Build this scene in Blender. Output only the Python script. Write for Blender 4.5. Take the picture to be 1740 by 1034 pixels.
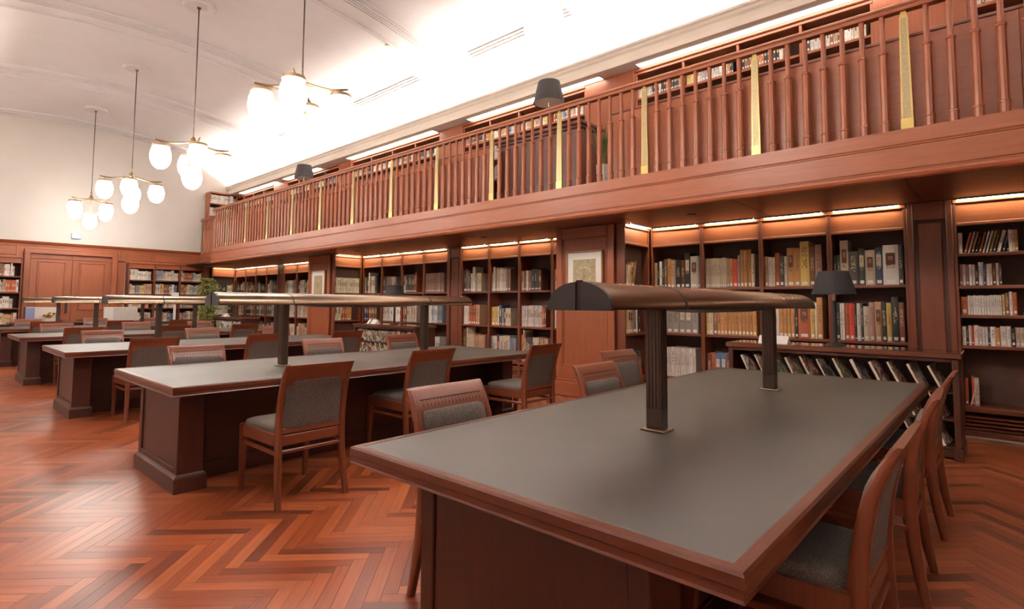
import bpy, bmesh, math, random
from mathutils import Vector, Matrix
random.seed(7)
for o in list(bpy.data.objects): bpy.data.objects.remove(o)
SC = bpy.context.scene
COL = SC.collection
PI = math.pi

# ------------------------------------------------------------------ camera
FPX, CX, CY, YAW, PITCH, ROLL, EYE = 924.5, 870.0, 457.8, 0.733, 0.0631, 0.0054, 1.24
cd = bpy.data.cameras.new('camera'); cam = bpy.data.objects.new('camera', cd); COL.objects.link(cam)
F = Vector((math.cos(YAW)*math.cos(PITCH), math.sin(YAW)*math.cos(PITCH), math.sin(PITCH)))
R0 = Vector((math.sin(YAW), -math.cos(YAW), 0)); U0 = R0.cross(F)
RR = R0*math.cos(ROLL) + U0*math.sin(ROLL); UU = U0*math.cos(ROLL) - R0*math.sin(ROLL)
cam.matrix_world = Matrix(((RR.x, UU.x, -F.x, 0), (RR.y, UU.y, -F.y, 0), (RR.z, UU.z, -F.z, EYE), (0, 0, 0, 1)))
cd.sensor_fit = 'HORIZONTAL'; cd.sensor_width = 36.0; cd.lens = FPX/1740*36
cd.shift_x = 0.0; cd.shift_y = (CY-517)/1740
cd.clip_start = 0.05; cd.clip_end = 100
SC.camera = cam

# ------------------------------------------------------------------ world, light levels, exposure
WARM = (1.0, 0.885, 0.80)
GLOBE_E, COVE_E, COVE2_E, LED_E, UPPER_E = 19.0, 330.0, 380.0, 60.0, 9.0
EXPOSURE = 0.65
w = bpy.data.worlds.new('world'); SC.world = w; w.use_nodes = True
w.node_tree.nodes['Background'].inputs[0].default_value = (1.0, 0.9, 0.8, 1)
w.node_tree.nodes['Background'].inputs[1].default_value = 0.02
SC.view_settings.view_transform = 'Standard'; SC.view_settings.look = 'None'
SC.view_settings.exposure = EXPOSURE; SC.view_settings.gamma = 1.0
SC.view_settings.use_curve_mapping = False

# ------------------------------------------------------------------ mesh helpers
class MB:
    def __init__(s): s.v = []; s.f = []; s.c = []
    def add(s, vs, fs, col=None):
        n = len(s.v); s.v += [tuple(p) for p in vs]
        for f in fs: s.f.append([i+n for i in f]); s.c.append(col)
        return s
    def box(s, x0, y0, z0, x1, y1, z1, bev=0.0, col=None):
        if bev <= 0:
            return s.add([(x0,y0,z0),(x1,y0,z0),(x1,y1,z0),(x0,y1,z0),(x0,y0,z1),(x1,y0,z1),(x1,y1,z1),(x0,y1,z1)],
                  [(0,3,2,1),(4,5,6,7),(0,1,5,4),(1,2,6,5),(2,3,7,6),(3,0,4,7)], col)
        b = min(bev, abs(x1-x0)/2.01, abs(y1-y0)/2.01, abs(z1-z0)/2.01)
        lo = (x0,y0,z0); hi = (x1,y1,z1); vs = []; idx = {}
        for sx in (0,1):
            for sy in (0,1):
                for sz in (0,1):
                    cnr = [(lo,hi)[k][i] for i,k in enumerate((sx,sy,sz))]
                    ins = [c+(b if k == 0 else -b) for c,k in zip(cnr,(sx,sy,sz))]
                    for ax in range(3):
                        p = list(ins); p[ax] = cnr[ax]
                        idx[(sx,sy,sz,ax)] = len(vs); vs.append(p)
        I = lambda a,b_,c,ax: idx[(a,b_,c,ax)]
        fs = [[I(k,0,0,0),I(k,1,0,0),I(k,1,1,0),I(k,0,1,0)] for k in (0,1)]
        fs += [[I(0,k,0,1),I(1,k,0,1),I(1,k,1,1),I(0,k,1,1)] for k in (0,1)]
        fs += [[I(0,0,k,2),I(1,0,k,2),I(1,1,k,2),I(0,1,k,2)] for k in (0,1)]
        for a in (0,1):
            for c in (0,1):
                fs.append([I(a,c,0,0),I(a,c,1,0),I(a,c,1,1),I(a,c,0,1)])
                fs.append([I(a,0,c,0),I(a,1,c,0),I(a,1,c,2),I(a,0,c,2)])
                fs.append([I(0,a,c,1),I(1,a,c,1),I(1,a,c,2),I(0,a,c,2)])
        for a in (0,1):
            for c in (0,1):
                for e in (0,1): fs.append([I(a,c,e,0),I(a,c,e,1),I(a,c,e,2)])
        return s.add(vs, fs, col)
    def prism(s, poly, axis, a, b, col=None):
        # poly: 2D points; axis 'x': (y,z), 'y': (x,z), 'z': (x,y)
        def P(p,t): return {'x': (t,p[0],p[1]), 'y': (p[0],t,p[1]), 'z': (p[0],p[1],t)}[axis]
        n = len(poly); vs = [P(p,a) for p in poly]+[P(p,b) for p in poly]
        fs = [list(range(n))[::-1], list(range(n,2*n))]+[[i,(i+1)%n,(i+1)%n+n,i+n] for i in range(n)]
        return s.add(vs, fs, col)
    def loft(s, rings, cap=True, closed=True):
        n = len(rings[0]); vs = [p for r in rings for p in r]; fs = []
        for k in range(len(rings)-1):
            for i in range(n if closed else n-1):
                fs.append([k*n+i, k*n+(i+1)%n, (k+1)*n+(i+1)%n, (k+1)*n+i])
        if cap and closed: fs += [list(range(n))[::-1], [(len(rings)-1)*n+i for i in range(n)]]
        return s.add(vs, fs)
    def lathe(s, prof, cx=0, cy=0, seg=20, cap=True):
        return s.loft([[(cx+r*math.cos(2*PI*i/seg), cy+r*math.sin(2*PI*i/seg), z) for i in range(seg)] for r,z in prof], cap)
    def tube(s, pts, rad, seg=8):
        pts = [Vector(p) for p in pts]; rings = []
        for i,p in enumerate(pts):
            t = (pts[min(i+1,len(pts)-1)]-pts[max(i-1,0)]).normalized()
            u = t.cross(Vector((0,0,1))); u = u.normalized() if u.length > 1e-4 else Vector((1,0,0))
            q = t.cross(u); r = rad[i] if isinstance(rad,(list,tuple)) else rad
            rings.append([tuple(p+u*r*math.cos(2*PI*k/seg)+q*r*math.sin(2*PI*k/seg)) for k in range(seg)])
        return s.loft(rings)
    def xf(s, M):
        s.v = [tuple(M @ Vector(p)) for p in s.v]; return s
    def mesh(s, name, mat, org=(0,0,0), smooth=None):
        me = bpy.data.meshes.new(name)
        me.from_pydata([(p[0]-org[0],p[1]-org[1],p[2]-org[2]) for p in s.v], [], s.f)
        if smooth is not None:
            bm = bmesh.new(); bm.from_mesh(me); bmesh.ops.recalc_face_normals(bm, faces=bm.faces); bm.to_mesh(me); bm.free()
            me.polygons.foreach_set('use_smooth', [True]*len(me.polygons)); me.set_sharp_from_angle(angle=math.radians(smooth))
        if any(c is not None for c in s.c):
            at = me.color_attributes.new('book_colour', 'FLOAT_COLOR', 'CORNER'); d = []
            for f,c in zip(s.f,s.c): d += [(*(c or (1,1,1)),1.0)]*len(f)
            at.data.foreach_set('color', [x for t in d for x in t])
        if mat: me.materials.append(M_(mat))
        me.update(); return me
    def build(s, name, mat, parent=None, smooth=None, org=None):
        if org is None: org = ORG.get(parent.name, (0,0,0)) if parent else (0,0,0)
        o = bpy.data.objects.new(name, s.mesh(name, mat, org, smooth)); COL.objects.link(o)
        if parent: o.parent = parent; ORG[o.name] = org
        return o
ORG = {}
def tag(o, label, cat=None, group=None, kind=None):
    if label: o['label'] = label
    if cat: o['category'] = cat
    if group: o['group'] = group
    if kind: o['kind'] = kind
    return o
def thing(name, loc, label, cat, group=None, rz=0, kind=None):
    o = bpy.data.objects.new(name, None); COL.objects.link(o); o.empty_display_size = 0.1
    o.location = loc; o.rotation_euler = (0,0,rz)
    ORG[o.name] = tuple(loc) if rz == 0 else (0,0,0)
    return tag(o, label, cat, group, kind)
def struct(mb, name, mat, label, cat='structure', smooth=None):
    o = mb.build(name, mat, None, smooth); return tag(o, label, cat, None, 'structure')
def single(mb, name, mat, label, cat, group=None, base=(0,0,0), rz=0, smooth=None):
    o = bpy.data.objects.new(name, mb.mesh(name, mat, (0,0,0), smooth)); COL.objects.link(o)
    o.location = base; o.rotation_euler = (0,0,rz); ORG[o.name] = (0,0,0)
    return tag(o, label, cat, group)
def copy_tree(o, parent=None):
    c = o.copy(); COL.objects.link(c)
    if parent: c.parent = parent
    for ch in list(o.children): copy_tree(ch, c)
    return c
def share(name, me, parent, loc=(0,0,0), rot=(0,0,0)):
    o = bpy.data.objects.new(name, me); COL.objects.link(o); o.parent = parent; o.location = loc; o.rotation_euler = rot
    return o
ORD = ['first','second','third','fourth','fifth','sixth','seventh','eighth','ninth','tenth','eleventh','twelfth','thirteenth','fourteenth','fifteenth',
       'sixteenth','seventeenth','eighteenth','nineteenth','twentieth','twenty-first','twenty-second','twenty-third','twenty-fourth','twenty-fifth','twenty-sixth','twenty-seventh','twenty-eighth']

# ------------------------------------------------------------------ materials
MATS = {}
def M_(k): return MATS[k] if isinstance(k,str) else k
def newmat(name):
    m = bpy.data.materials.new(name); m.use_nodes = True; MATS[name] = m
    nt = m.node_tree; return m, nt, nt.nodes['Principled BSDF']
def ramp(nt, fac, stops, interp='LINEAR'):
    r = nt.nodes.new('ShaderNodeValToRGB'); r.color_ramp.interpolation = interp
    e = r.color_ramp.elements
    while len(e) > 1: e.remove(e[-1])
    for i,(p,c) in enumerate(stops):
        q = e[0] if i == 0 else e.new(p)
        q.position = p; q.color = (*c,1)
    nt.links.new(fac, r.inputs[0]); return r.outputs[0]
def mathn(nt, op, a, b=None):
    n = nt.nodes.new('ShaderNodeMath'); n.operation = op
    for i,x in enumerate((a,b)):
        if x is None: continue
        if isinstance(x,(int,float)): n.inputs[i].default_value = x
        else: nt.links.new(x, n.inputs[i])
    return n.outputs[0]
def noise(nt, vec, scale, detail=3, rough=0.55, dist=0):
    n = nt.nodes.new('ShaderNodeTexNoise'); n.inputs['Scale'].default_value = scale
    n.inputs['Detail'].default_value = detail; n.inputs['Roughness'].default_value = rough; n.inputs['Distortion'].default_value = dist
    if vec is not None: nt.links.new(vec, n.inputs['Vector'])
    return n.outputs['Fac']
def mapping(nt, src, scale=(1,1,1), loc=None):
    tc = nt.nodes.new('ShaderNodeTexCoord'); mp = nt.nodes.new('ShaderNodeMapping'); mp.inputs['Scale'].default_value = scale
    nt.links.new(tc.outputs[src], mp.inputs[0])
    if loc is not None: nt.links.new(loc, mp.inputs['Location'])
    return mp.outputs[0]
def mixc(nt, fac, a, b, mode='MIX'):
    n = nt.nodes.new('ShaderNodeMix'); n.data_type = 'RGBA'; n.blend_type = mode
    for i,x in ((0,fac),(6,a),(7,b)):
        if isinstance(x,(int,float)): n.inputs[i].default_value = x
        elif isinstance(x,tuple): n.inputs[i].default_value = (*x,1)
        else: nt.links.new(x, n.inputs[i])
    return n.outputs[2]
def bump(nt, bs, h, strength, dist=0.002):
    b = nt.nodes.new('ShaderNodeBump'); b.inputs['Strength'].default_value = strength; b.inputs['Distance'].default_value = dist
    nt.links.new(h, b.inputs['Height']); nt.links.new(b.outputs[0], bs.inputs['Normal'])
def wood(name, lo, hi, axis='z', rough=0.38, sc=1.0, spec=0.5, coat=0.0):
    m, nt, bs = newmat(name)
    s = {'x': (0.9,11,11), 'y': (11,0.9,11), 'z': (11,11,0.9)}[axis]
    oi = nt.nodes.new('ShaderNodeObjectInfo'); off = mathn(nt,'MULTIPLY',oi.outputs['Random'],37.0)
    vec = mapping(nt, 'Object', tuple(q*sc for q in s), off)
    n1 = noise(nt, vec, 3.0, 5, 0.6, 0.4); n2 = noise(nt, vec, 22.0, 2, 0.5)
    f = mathn(nt,'ADD', mathn(nt,'MULTIPLY',n1,0.75), mathn(nt,'MULTIPLY',n2,0.25))
    col = ramp(nt, f, [(0.28,lo),(0.72,hi)])
    v = mathn(nt,'ADD', mathn(nt,'MULTIPLY',oi.outputs['Random'],0.14), 0.93)
    nt.links.new(mixc(nt, 1.0, col, v, 'MULTIPLY'), bs.inputs['Base Color'])
    bs.inputs['Roughness'].default_value = rough; bs.inputs['Specular IOR Level'].default_value = spec
    if coat: bs.inputs['Coat Weight'].default_value = coat; bs.inputs['Coat Roughness'].default_value = 0.25
    bump(nt, bs, n2, 0.05, 0.001)
    return m
def plain(name, col, rough=0.6, metal=0.0, var=0.06, nscale=9, bmp=0.0, spec=0.5, src='Object'):
    m, nt, bs = newmat(name)
    n = noise(nt, mapping(nt, src), nscale, 4)
    a = tuple(c*(1-var) for c in col); b = tuple(min(1,c*(1+var)) for c in col)
    nt.links.new(ramp(nt, n, [(0.3,a),(0.7,b)]), bs.inputs['Base Color'])
    bs.inputs['Roughness'].default_value = rough; bs.inputs['Metallic'].default_value = metal; bs.inputs['Specular IOR Level'].default_value = spec
    if bmp: bump(nt, bs, noise(nt, mapping(nt, src), nscale*20, 2), bmp)
    return m
def emit(name, col, strength):
    m, nt, bs = newmat(name)
    n = noise(nt, mapping(nt,'Object'), 3, 1)
    nt.links.new(ramp(nt, n, [(0.0,tuple(c*0.97 for c in col)),(1.0,col)]), bs.inputs['Emission Color'])
    bs.inputs['Emission Strength'].default_value = strength; bs.inputs['Base Color'].default_value = (0.8,0.8,0.8,1)
    return m
W_LO, W_HI = (0.220,0.058,0.021), (0.310,0.090,0.034)     # mahogany joinery
for ax in 'xyz': wood('wood_'+ax, W_LO, W_HI, ax, 0.40, 1.0, 0.5)
D_LO, D_HI = (0.046,0.012,0.007), (0.072,0.021,0.012)     # darker stained desks and racks
for ax in 'xyz': wood('dark_wood_'+ax, D_LO, D_HI, ax, 0.40)
for ax in 'xyz': wood('case_wood_'+ax, (0.125,0.032,0.014), (0.190,0.053,0.023), ax, 0.42, 1.0, 0.45)
wood('chair_wood', (0.140,0.036,0.016), (0.185,0.053,0.024), 'z', 0.30, 2.5)
wood('rim_wood', (0.085,0.022,0.011), (0.115,0.032,0.016), 'x', 0.30, 2.5)
wood('cabinet_wood', (0.105,0.034,0.022), (0.150,0.054,0.036), 'y', 0.4)
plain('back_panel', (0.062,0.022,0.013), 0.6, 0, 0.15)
plain('groove_dark', (0.030,0.011,0.007), 0.7)
plain('plaster', (0.62,0.592,0.585), 0.85, 0, 0.02, 3)
plain('wall_cream', (0.54,0.51,0.475), 0.8, 0, 0.02, 3)
plain('cornice_paint', (0.68,0.61,0.53), 0.7, 0, 0.02, 4)
plain('brass', (0.46,0.34,0.13), 0.42, 1.0, 0.06, 12)
plain('brass_hatched', (0.31,0.255,0.155), 0.42, 0.9, 0.14, 60, 0.3)
plain('aged_brass', (0.27,0.19,0.115), 0.42, 0.85, 0.1, 12)
plain('bronze_dark', (0.085,0.056,0.044), 0.34, 0.65, 0.12, 8)
plain('bronze_hood', (0.17,0.118,0.080), 0.24, 0.97, 0.06, 6)
plain('cap_black', (0.028,0.024,0.023), 0.42, 0.2, 0.1)
plain('shade_black', (0.030,0.027,0.028), 0.8, 0, 0.12, 40, 0.15)
plain('shade_inner', (0.62,0.55,0.45), 0.7)
plain('white_paper', (0.80,0.77,0.74), 0.7, 0, 0.03)
plain('page_paper', (0.66,0.58,0.46), 0.85, 0, 0.1, 60)
plain('pot_white', (0.70,0.68,0.66), 0.35)
plain('leaf_dark', (0.075,0.105,0.030), 0.5, 0, 0.4, 14)
plain('leaf_light', (0.21,0.24,0.055), 0.55, 0, 0.45, 20)
plain('soil', (0.05,0.035,0.025), 0.9)
plain('steel', (0.55,0.52,0.50), 0.35, 1.0)
plain('desk_white', (0.62,0.58,0.53), 0.5)
plain('desk_blue', (0.26,0.30,0.50), 0.5)
plain('floor_bed', (0.030,0.011,0.006), 0.8)
plain('sign_blue', (0.30,0.46,0.66), 0.4)
plain('floor_strip', (0.36,0.30,0.26), 0.5)
plain('flower_orange', (0.55,0.16,0.05), 0.6, 0, 0.4, 30)
plain('flower_yellow', (0.75,0.52,0.15), 0.6, 0, 0.3, 30)
emit('globe_glass', (1.0,0.93,0.84), GLOBE_E)
emit('cove_tube', WARM, COVE_E); emit('cove_tube_added', WARM, COVE2_E)
emit('led_tube', (1.0,0.93,0.66), LED_E)
plain('painted_groove_shade', (0.33,0.25,0.20), 0.8)
plain('wall_pale', (0.84,0.78,0.72), 0.85)
emit('strip_diffuser', (1.0,0.93,0.85), UPPER_E)
emit('sign_white', (0.92,0.96,1.0), 1.1)
# grey writing surface
m, nt, bs = newmat('leather')
n = noise(nt, mapping(nt,'Object',(1,1,1)), 3.0, 6, 0.65); n2 = noise(nt, mapping(nt,'Object'), 260, 2)
nt.links.new(ramp(nt, n, [(0.3,(0.038,0.034,0.029)),(0.7,(0.047,0.042,0.036))]), bs.inputs['Base Color'])
nt.links.new(ramp(nt, n, [(0.3,(0.44,)*3),(0.7,(0.48,)*3)]), bs.inputs['Roughness'])
bs.inputs['Specular IOR Level'].default_value = 0.95
# upholstery: fine dotted weave
m, nt, bs = newmat('upholstery')
ck = nt.nodes.new('ShaderNodeTexVoronoi'); ck.inputs['Scale'].default_value = 150; nt.links.new(mapping(nt,'Object'), ck.inputs['Vector'])
nt.links.new(ramp(nt, ck.outputs['Distance'], [(0.15,(0.175,0.150,0.125)),(0.5,(0.092,0.077,0.066))]), bs.inputs['Base Color'])
bs.inputs['Roughness'].default_value = 0.85; bs.inputs['Sheen Weight'].default_value = 0.04; bs.inputs['Specular IOR Level'].default_value = 0.25
bump(nt, bs, ck.outputs['Distance'], 0.15, 0.001)
# herringbone planks: one tone per plank
m, nt, bs = newmat('plank')
oi = nt.nodes.new('ShaderNodeObjectInfo'); ge = nt.nodes.new('ShaderNodeNewGeometry')
rnd = mathn(nt,'FRACT', mathn(nt,'ADD', oi.outputs['Random'], ge.outputs['Random Per Island']))
tone = ramp(nt, rnd, [(0.0,(0.13,0.030,0.013)),(0.10,(0.18,0.042,0.016)),(0.25,(0.27,0.061,0.021)),(0.62,(0.34,0.083,0.028)),(1.0,(0.43,0.125,0.044))])
gr = nt.nodes.new('ShaderNodeMapping'); gr.inputs['Scale'].default_value = (1.2,26,1)
uv = nt.nodes.new('ShaderNodeUVMap'); nt.links.new(uv.outputs[0], gr.inputs[0]); nt.links.new(mathn(nt,'MULTIPLY',rnd,53.0), gr.inputs['Location'])
g = noise(nt, gr.outputs[0], 2.2, 5, 0.65)
nt.links.new(mixc(nt, 1.0, tone, ramp(nt, g, [(0.3,(0.72,)*3),(0.7,(1.15,)*3)]), 'MULTIPLY'), bs.inputs['Base Color'])
nt.links.new(ramp(nt, noise(nt, mapping(nt,'Object'), 1.5, 3), [(0.3,(0.30,)*3),(0.7,(0.35,)*3)]), bs.inputs['Roughness'])
# book cloths: colour with title marks on the spine
BOOKC = {'c':((0.60,0.51,0.38),'cream'),'w':((0.72,0.68,0.62),'white'),'g':((0.30,0.27,0.25),'grey'),'l':((0.50,0.45,0.41),'pale grey'),
 'k':((0.022,0.019,0.019),'black'),'d':((0.075,0.066,0.062),'charcoal'),'o':((0.50,0.25,0.085),'ochre'),'t':((0.46,0.28,0.16),'tan'),
 'n':((0.21,0.095,0.05),'brown'),'r':((0.44,0.105,0.035),'brick-orange'),'R':((0.55,0.055,0.03),'red'),'b':((0.10,0.19,0.37),'blue'),
 'B':((0.035,0.055,0.11),'navy'),'y':((0.60,0.42,0.12),'yellow'),'e':((0.055,0.062,0.055),'dark green'),'p':((0.34,0.20,0.16),'mauve-brown'),
 'm':((0.15,0.045,0.025),'maroon'),'s':((0.22,0.26,0.33),'slate-blue')}
for k,(c,nm) in BOOKC.items():
    m, nt, bs = newmat('book_'+k)
    lum = 0.3*c[0]+0.6*c[1]+0.1*c[2]; tc_ = (0.12,0.05,0.03) if lum > 0.17 else (0.62,0.5,0.3)
    tx = nt.nodes.new('ShaderNodeTexCoord'); sp = nt.nodes.new('ShaderNodeSeparateXYZ'); nt.links.new(tx.outputs['Generated'], sp.inputs[0])
    oi = nt.nodes.new('ShaderNodeObjectInfo')
    mp = nt.nodes.new('ShaderNodeMapping'); mp.inputs['Scale'].default_value = (2.6,0.0,14.0); nt.links.new(tx.outputs['Generated'], mp.inputs[0])
    nt.links.new(mathn(nt,'MULTIPLY',oi.outputs['Random'],91.0), mp.inputs['Location'])
    marks = mathn(nt,'GREATER_THAN', noise(nt, mp.outputs[0], 2.4, 1), 0.53)
    top = mathn(nt,'ADD', 0.68, mathn(nt,'MULTIPLY',oi.outputs['Random'],0.2))
    msk = mathn(nt,'MULTIPLY', mathn(nt,'GREATER_THAN',sp.outputs[2],0.40), mathn(nt,'LESS_THAN',sp.outputs[2],top))
    cen = mathn(nt,'LESS_THAN', mathn(nt,'ABSOLUTE', mathn(nt,'SUBTRACT',sp.outputs[0],0.5)), 0.27)
    msk = mathn(nt,'MULTIPLY', mathn(nt,'MULTIPLY',msk,cen), mathn(nt,'LESS_THAN',sp.outputs[1],0.1))
    fac = mathn(nt,'MULTIPLY', mathn(nt,'MULTIPLY',msk,marks), 0.75)
    v = mathn(nt,'ADD', mathn(nt,'MULTIPLY',oi.outputs['Random'],0.35), 0.8)
    base = mixc(nt, 1.0, c, v, 'MULTIPLY')
    nt.links.new(mixc(nt, fac, base, tc_), bs.inputs['Base Color']); bs.inputs['Roughness'].default_value = 0.55
m, nt, bs = newmat('book_mixed')
at = nt.nodes.new('ShaderNodeAttribute'); at.attribute_name = 'book_colour'
nt.links.new(mixc(nt, 1.0, at.outputs['Color'], ramp(nt, noise(nt, mapping(nt,'Object',(1,1,1)), 40, 2), [(0.35,(0.72,)*3),(0.65,(1.08,)*3)]), 'MULTIPLY'), bs.inputs['Base Color']); bs.inputs['Roughness'].default_value = 0.6
# printed magazine cover: mottled colour patches
for k,(a,b,c_) in {'a':((0.72,0.68,0.62),(0.40,0.10,0.05),(0.05,0.05,0.06)),'b':((0.55,0.30,0.16),(0.75,0.7,0.62),(0.06,0.05,0.05)),
                   'c':((0.10,0.09,0.09),(0.65,0.6,0.55),(0.30,0.16,0.09)),'d':((0.62,0.58,0.52),(0.14,0.26,0.12),(0.30,0.12,0.08))}.items():
    m, nt, bs = newmat('cover_'+k)
    oi = nt.nodes.new('ShaderNodeObjectInfo')
    n = noise(nt, mapping(nt,'Object',(7,7,7), mathn(nt,'MULTIPLY',oi.outputs['Random'],50.0)), 1.3, 3, 0.5, 0.6)
    nt.links.new(ramp(nt, n, [(0.38,a),(0.46,b),(0.54,c_),(0.62,a)]), bs.inputs['Base Color']); bs.inputs['Roughness'].default_value = 0.3
# framed print: soft ornamental field (plain stand-in)
m, nt, bs = newmat('print_art')
vo = nt.nodes.new('ShaderNodeTexVoronoi'); vo.inputs['Scale'].default_value = 14; nt.links.new(mapping(nt,'Generated',(0,1,1.6)), vo.inputs['Vector'])
n = noise(nt, mapping(nt,'Generated',(0,3,4)), 1.6, 3)
a1 = ramp(nt, n, [(0.35,(0.34,0.27,0.13)),(0.5,(0.55,0.44,0.22)),(0.65,(0.42,0.36,0.24))])
nt.links.new(mixc(nt, mathn(nt,'MULTIPLY',vo.outputs['Distance'],0.7), a1, (0.24,0.19,0.12)), bs.inputs['Base Color'])

# ================================================================== SETTING
XL, YN, YF = -1.1, -5.0, 17.75          # left wall, wall behind the viewer, far wall
XB = 7.14                               # back of the shelving
XG, XGR, YJ = 5.30, 5.76, 15.45         # gallery edge, set-back gallery edge, where it steps back
VC, VP, VR = 2.85, 5.91, 13.26          # vault axis, crown, radius
def vz(x, d=0.0): return VP - VR + math.sqrt((VR-d)**2 - (x-VC)**2)

# ---- floor: herringbone planks on a dark bed
fl = struct(MB().box(XL-0.2,YN-0.2,-0.10,XB+0.1,YF+0.2,-0.012), 'floor', 'floor_bed', 'glossy reddish herringbone parquet floor of the reading room', 'floor')
PL, PW, PG, PYO = 0.52, 0.065, 0.0004, -0.232
def plank_geo(u0, v0, du, dv):
    g = PG; e = 0.0006
    vs = [(u0+g,v0+g,-0.012),(u0+du-g,v0+g,-0.012),(u0+du-g,v0+dv-g,-0.012),(u0+g,v0+dv-g,-0.012),
          (u0+g,v0+g,-e),(u0+du-g,v0+g,-e),(u0+du-g,v0+dv-g,-e),(u0+g,v0+dv-g,-e),
          (u0+g+e,v0+g+e,0),(u0+du-g-e,v0+g+e,0),(u0+du-g-e,v0+dv-g-e,0),(u0+g+e,v0+dv-g-e,0)]
    fs = [(8,9,10,11)]+[(i,(i+1)%4,(i+1)%4+4,i+4) for i in range(4)]+[(i+4,(i+1)%4+4,(i+1)%4+8,i+8) for i in range(4)]
    return vs, fs
def add_uv(me, long_axis):
    uv = me.uv_layers.new(name='UVMap')
    for l in me.loops:
        p = me.vertices[l.vertex_index].co
        uv.data[l.index].uv = (p.x,p.y) if long_axis == 0 else (p.y,p.x)
vs, fs = plank_geo(0,0,PL,PW); pm = bpy.data.meshes.new('plank'); pm.from_pydata(vs,[],fs); pm.materials.append(M_('plank')); add_uv(pm,0)
def proj(P):
    d = Vector(P)-Vector((0,0,EYE)); k = d.dot(F)
    if k < 0.2: return None
    return (CX+FPX*d.dot(RR)/k, CY-FPX*d.dot(UU)/k, k)
c45 = math.cos(PI/4); planks = []
for i in range(-320,321):
    for j in range(-40,41):
        u0, v0 = i*PW + j*PL, i*PW - j*PL
        for k in (0,1):
            a0, b0 = (u0, v0) if k == 0 else (u0, v0+PW)
            cu, cv = (a0+PL/2, b0+PW/2) if k == 0 else (a0+PW/2, b0+PL/2)
            X, Y = (cu+cv)*c45, (cv-cu)*c45+PYO
            if not (XL-0.1 < X < 6.85 and YN+1.5 < Y < YF-0.1): continue
            q = proj((X,Y,0)); sc = 0
            if q and -60 < q[0] < 1800 and 560 < q[1] < 1090:
                sc = 1/(q[2]**3)
                for yc in (1.09,4.46,7.84,11.2):
                    if 1.4 < X < 4.5 and yc-0.35 < Y < yc+0.62: sc *= 0.02
                if 1.5 < X < 5 and Y < 1.7 and Y > 0.3: sc *= 0.02
            planks.append((sc,k,a0,b0))
planks.sort(reverse=True)
for sc,k,a0,b0 in planks[:300]:
    o = bpy.data.objects.new('plank', pm); COL.objects.link(o); o.parent = fl
    x, y = (a0+b0)*c45, (b0-a0)*c45+PYO
    if k == 0: o.location = (x,y,0); o.rotation_euler = (0,0,-PI/4)
    else:      o.location = ((a0+PW+b0)*c45,(b0-a0-PW)*c45+PYO,0); o.rotation_euler = (0,0,PI/4)
vs, fs, us = [], [], []
for sc,k,a0,b0 in planks[300:]:
    p, f = plank_geo(a0,b0,PL if k == 0 else PW, PW if k == 0 else PL); n = len(vs)
    f = f[:1]+f[5:]
    vs += [((a+b)*c45,(b-a)*c45+PYO,z) for a,b,z in p]; fs += [[t+n for t in q] for q in f]
    us += [((p[t][0],p[t][1]) if k == 0 else (p[t][1],p[t][0])) for q in f for t in q]
me = bpy.data.meshes.new('planks'); me.from_pydata(vs,[],fs); me.materials.append(M_('plank'))
uvl = me.uv_layers.new(name='UVMap'); uvl.data.foreach_set('uv',[c for t in us for c in t])
po = bpy.data.objects.new('planks', me); COL.objects.link(po); po.parent = fl; po['kind'] = 'stuff'

# ---- walls
struct(MB().box(XB,YN,0,XB+0.15,YF+0.15,5.6), 'wall_right', 'case_wood_z', 'wood lined wall behind the long run of bookcases', 'wall')
struct(MB().box(XL-0.15,YN,0,XL,YF+0.15,5.6), 'wall_left', 'wall_pale', 'cream plastered side wall', 'wall')
struct(MB().box(XL-0.15,YN-0.15,0,XB+0.15,YN,6.1), 'wall_near', 'case_wood_z', 'wood panelled wall behind the viewer', 'wall')
wf = struct(MB().box(XL-0.15,YF,0,XB+0.15,YF+0.15,6.1), 'wall_far', 'wall_cream', 'cream end wall rising above the wood panelling to the vault', 'wall')

# ---- vaulted ceiling with cross ribs
N = 36; xs = [XL-0.1+(6.81-XL+0.1)*i/N for i in range(N+1)]
def band(y0, y1, x0, x1, drop, thick, n=36):
    X = [x0+(x1-x0)*i/n for i in range(n+1)]
    lo = [(x,vz(x)-drop) for x in X]; hi = [(x,vz(x)-drop+thick) for x in reversed(X)]
    vs = [(x,y0,z) for x,z in lo+hi]+[(x,y1,z) for x,z in lo+hi]; k = n+1; T = 2*k; fs = []
    for i in range(n):
        fs.append([i,i+1,T+i+1,T+i]); fs.append([k+i,k+i+1,T+k+i+1,T+k+i])
        a,b = i,i+1; c,d = T-1-i-1,T-1-i
        fs.append([a,b,c,d]); fs.append([T+a,T+b,T+c,T+d])
    fs += [[0,T-1,2*T-1,T],[n,k,T+k,T+n]]
    return vs, fs
ce = MB(); ce.add(*band(YN-0.1,YF+0.1,XL-0.1,6.81,0.0,0.12))
ce = struct(ce, 'ceiling', 'plaster', 'white plaster barrel vault spanning the reading room', 'ceiling', smooth=25)
for yc in [-2.9+3.5*i for i in range(6)]:       # far edge of each rib
    y1 = yc+3.5-0.0
    b = MB(); b.add(*band(y1-0.60,y1,XL,6.74,0.05,0.07)); b.build('rib', 'plaster', ce, smooth=25)
    for q in range(4):
        b = MB(); yy = y1-0.60+0.02+q*0.055
        b.add(*band(yy,yy+0.028,XL,6.72,0.072,0.03)); b.build('rib_moulding', 'plaster', ce, smooth=25)
    b = MB(); b.add(*band(y1-0.075,y1-0.03,XL,6.72,0.078,0.03)); b.build('rib_moulding', 'plaster', ce, smooth=25)
    b = MB(); b.add(*band(y1-0.022,y1+0.012,XL,6.72,0.056,0.05)); b.build('painted_shadow_line', 'painted_groove_shade', ce, smooth=25)  # dark painted bar stands in for the shadow gap along the rib
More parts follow.
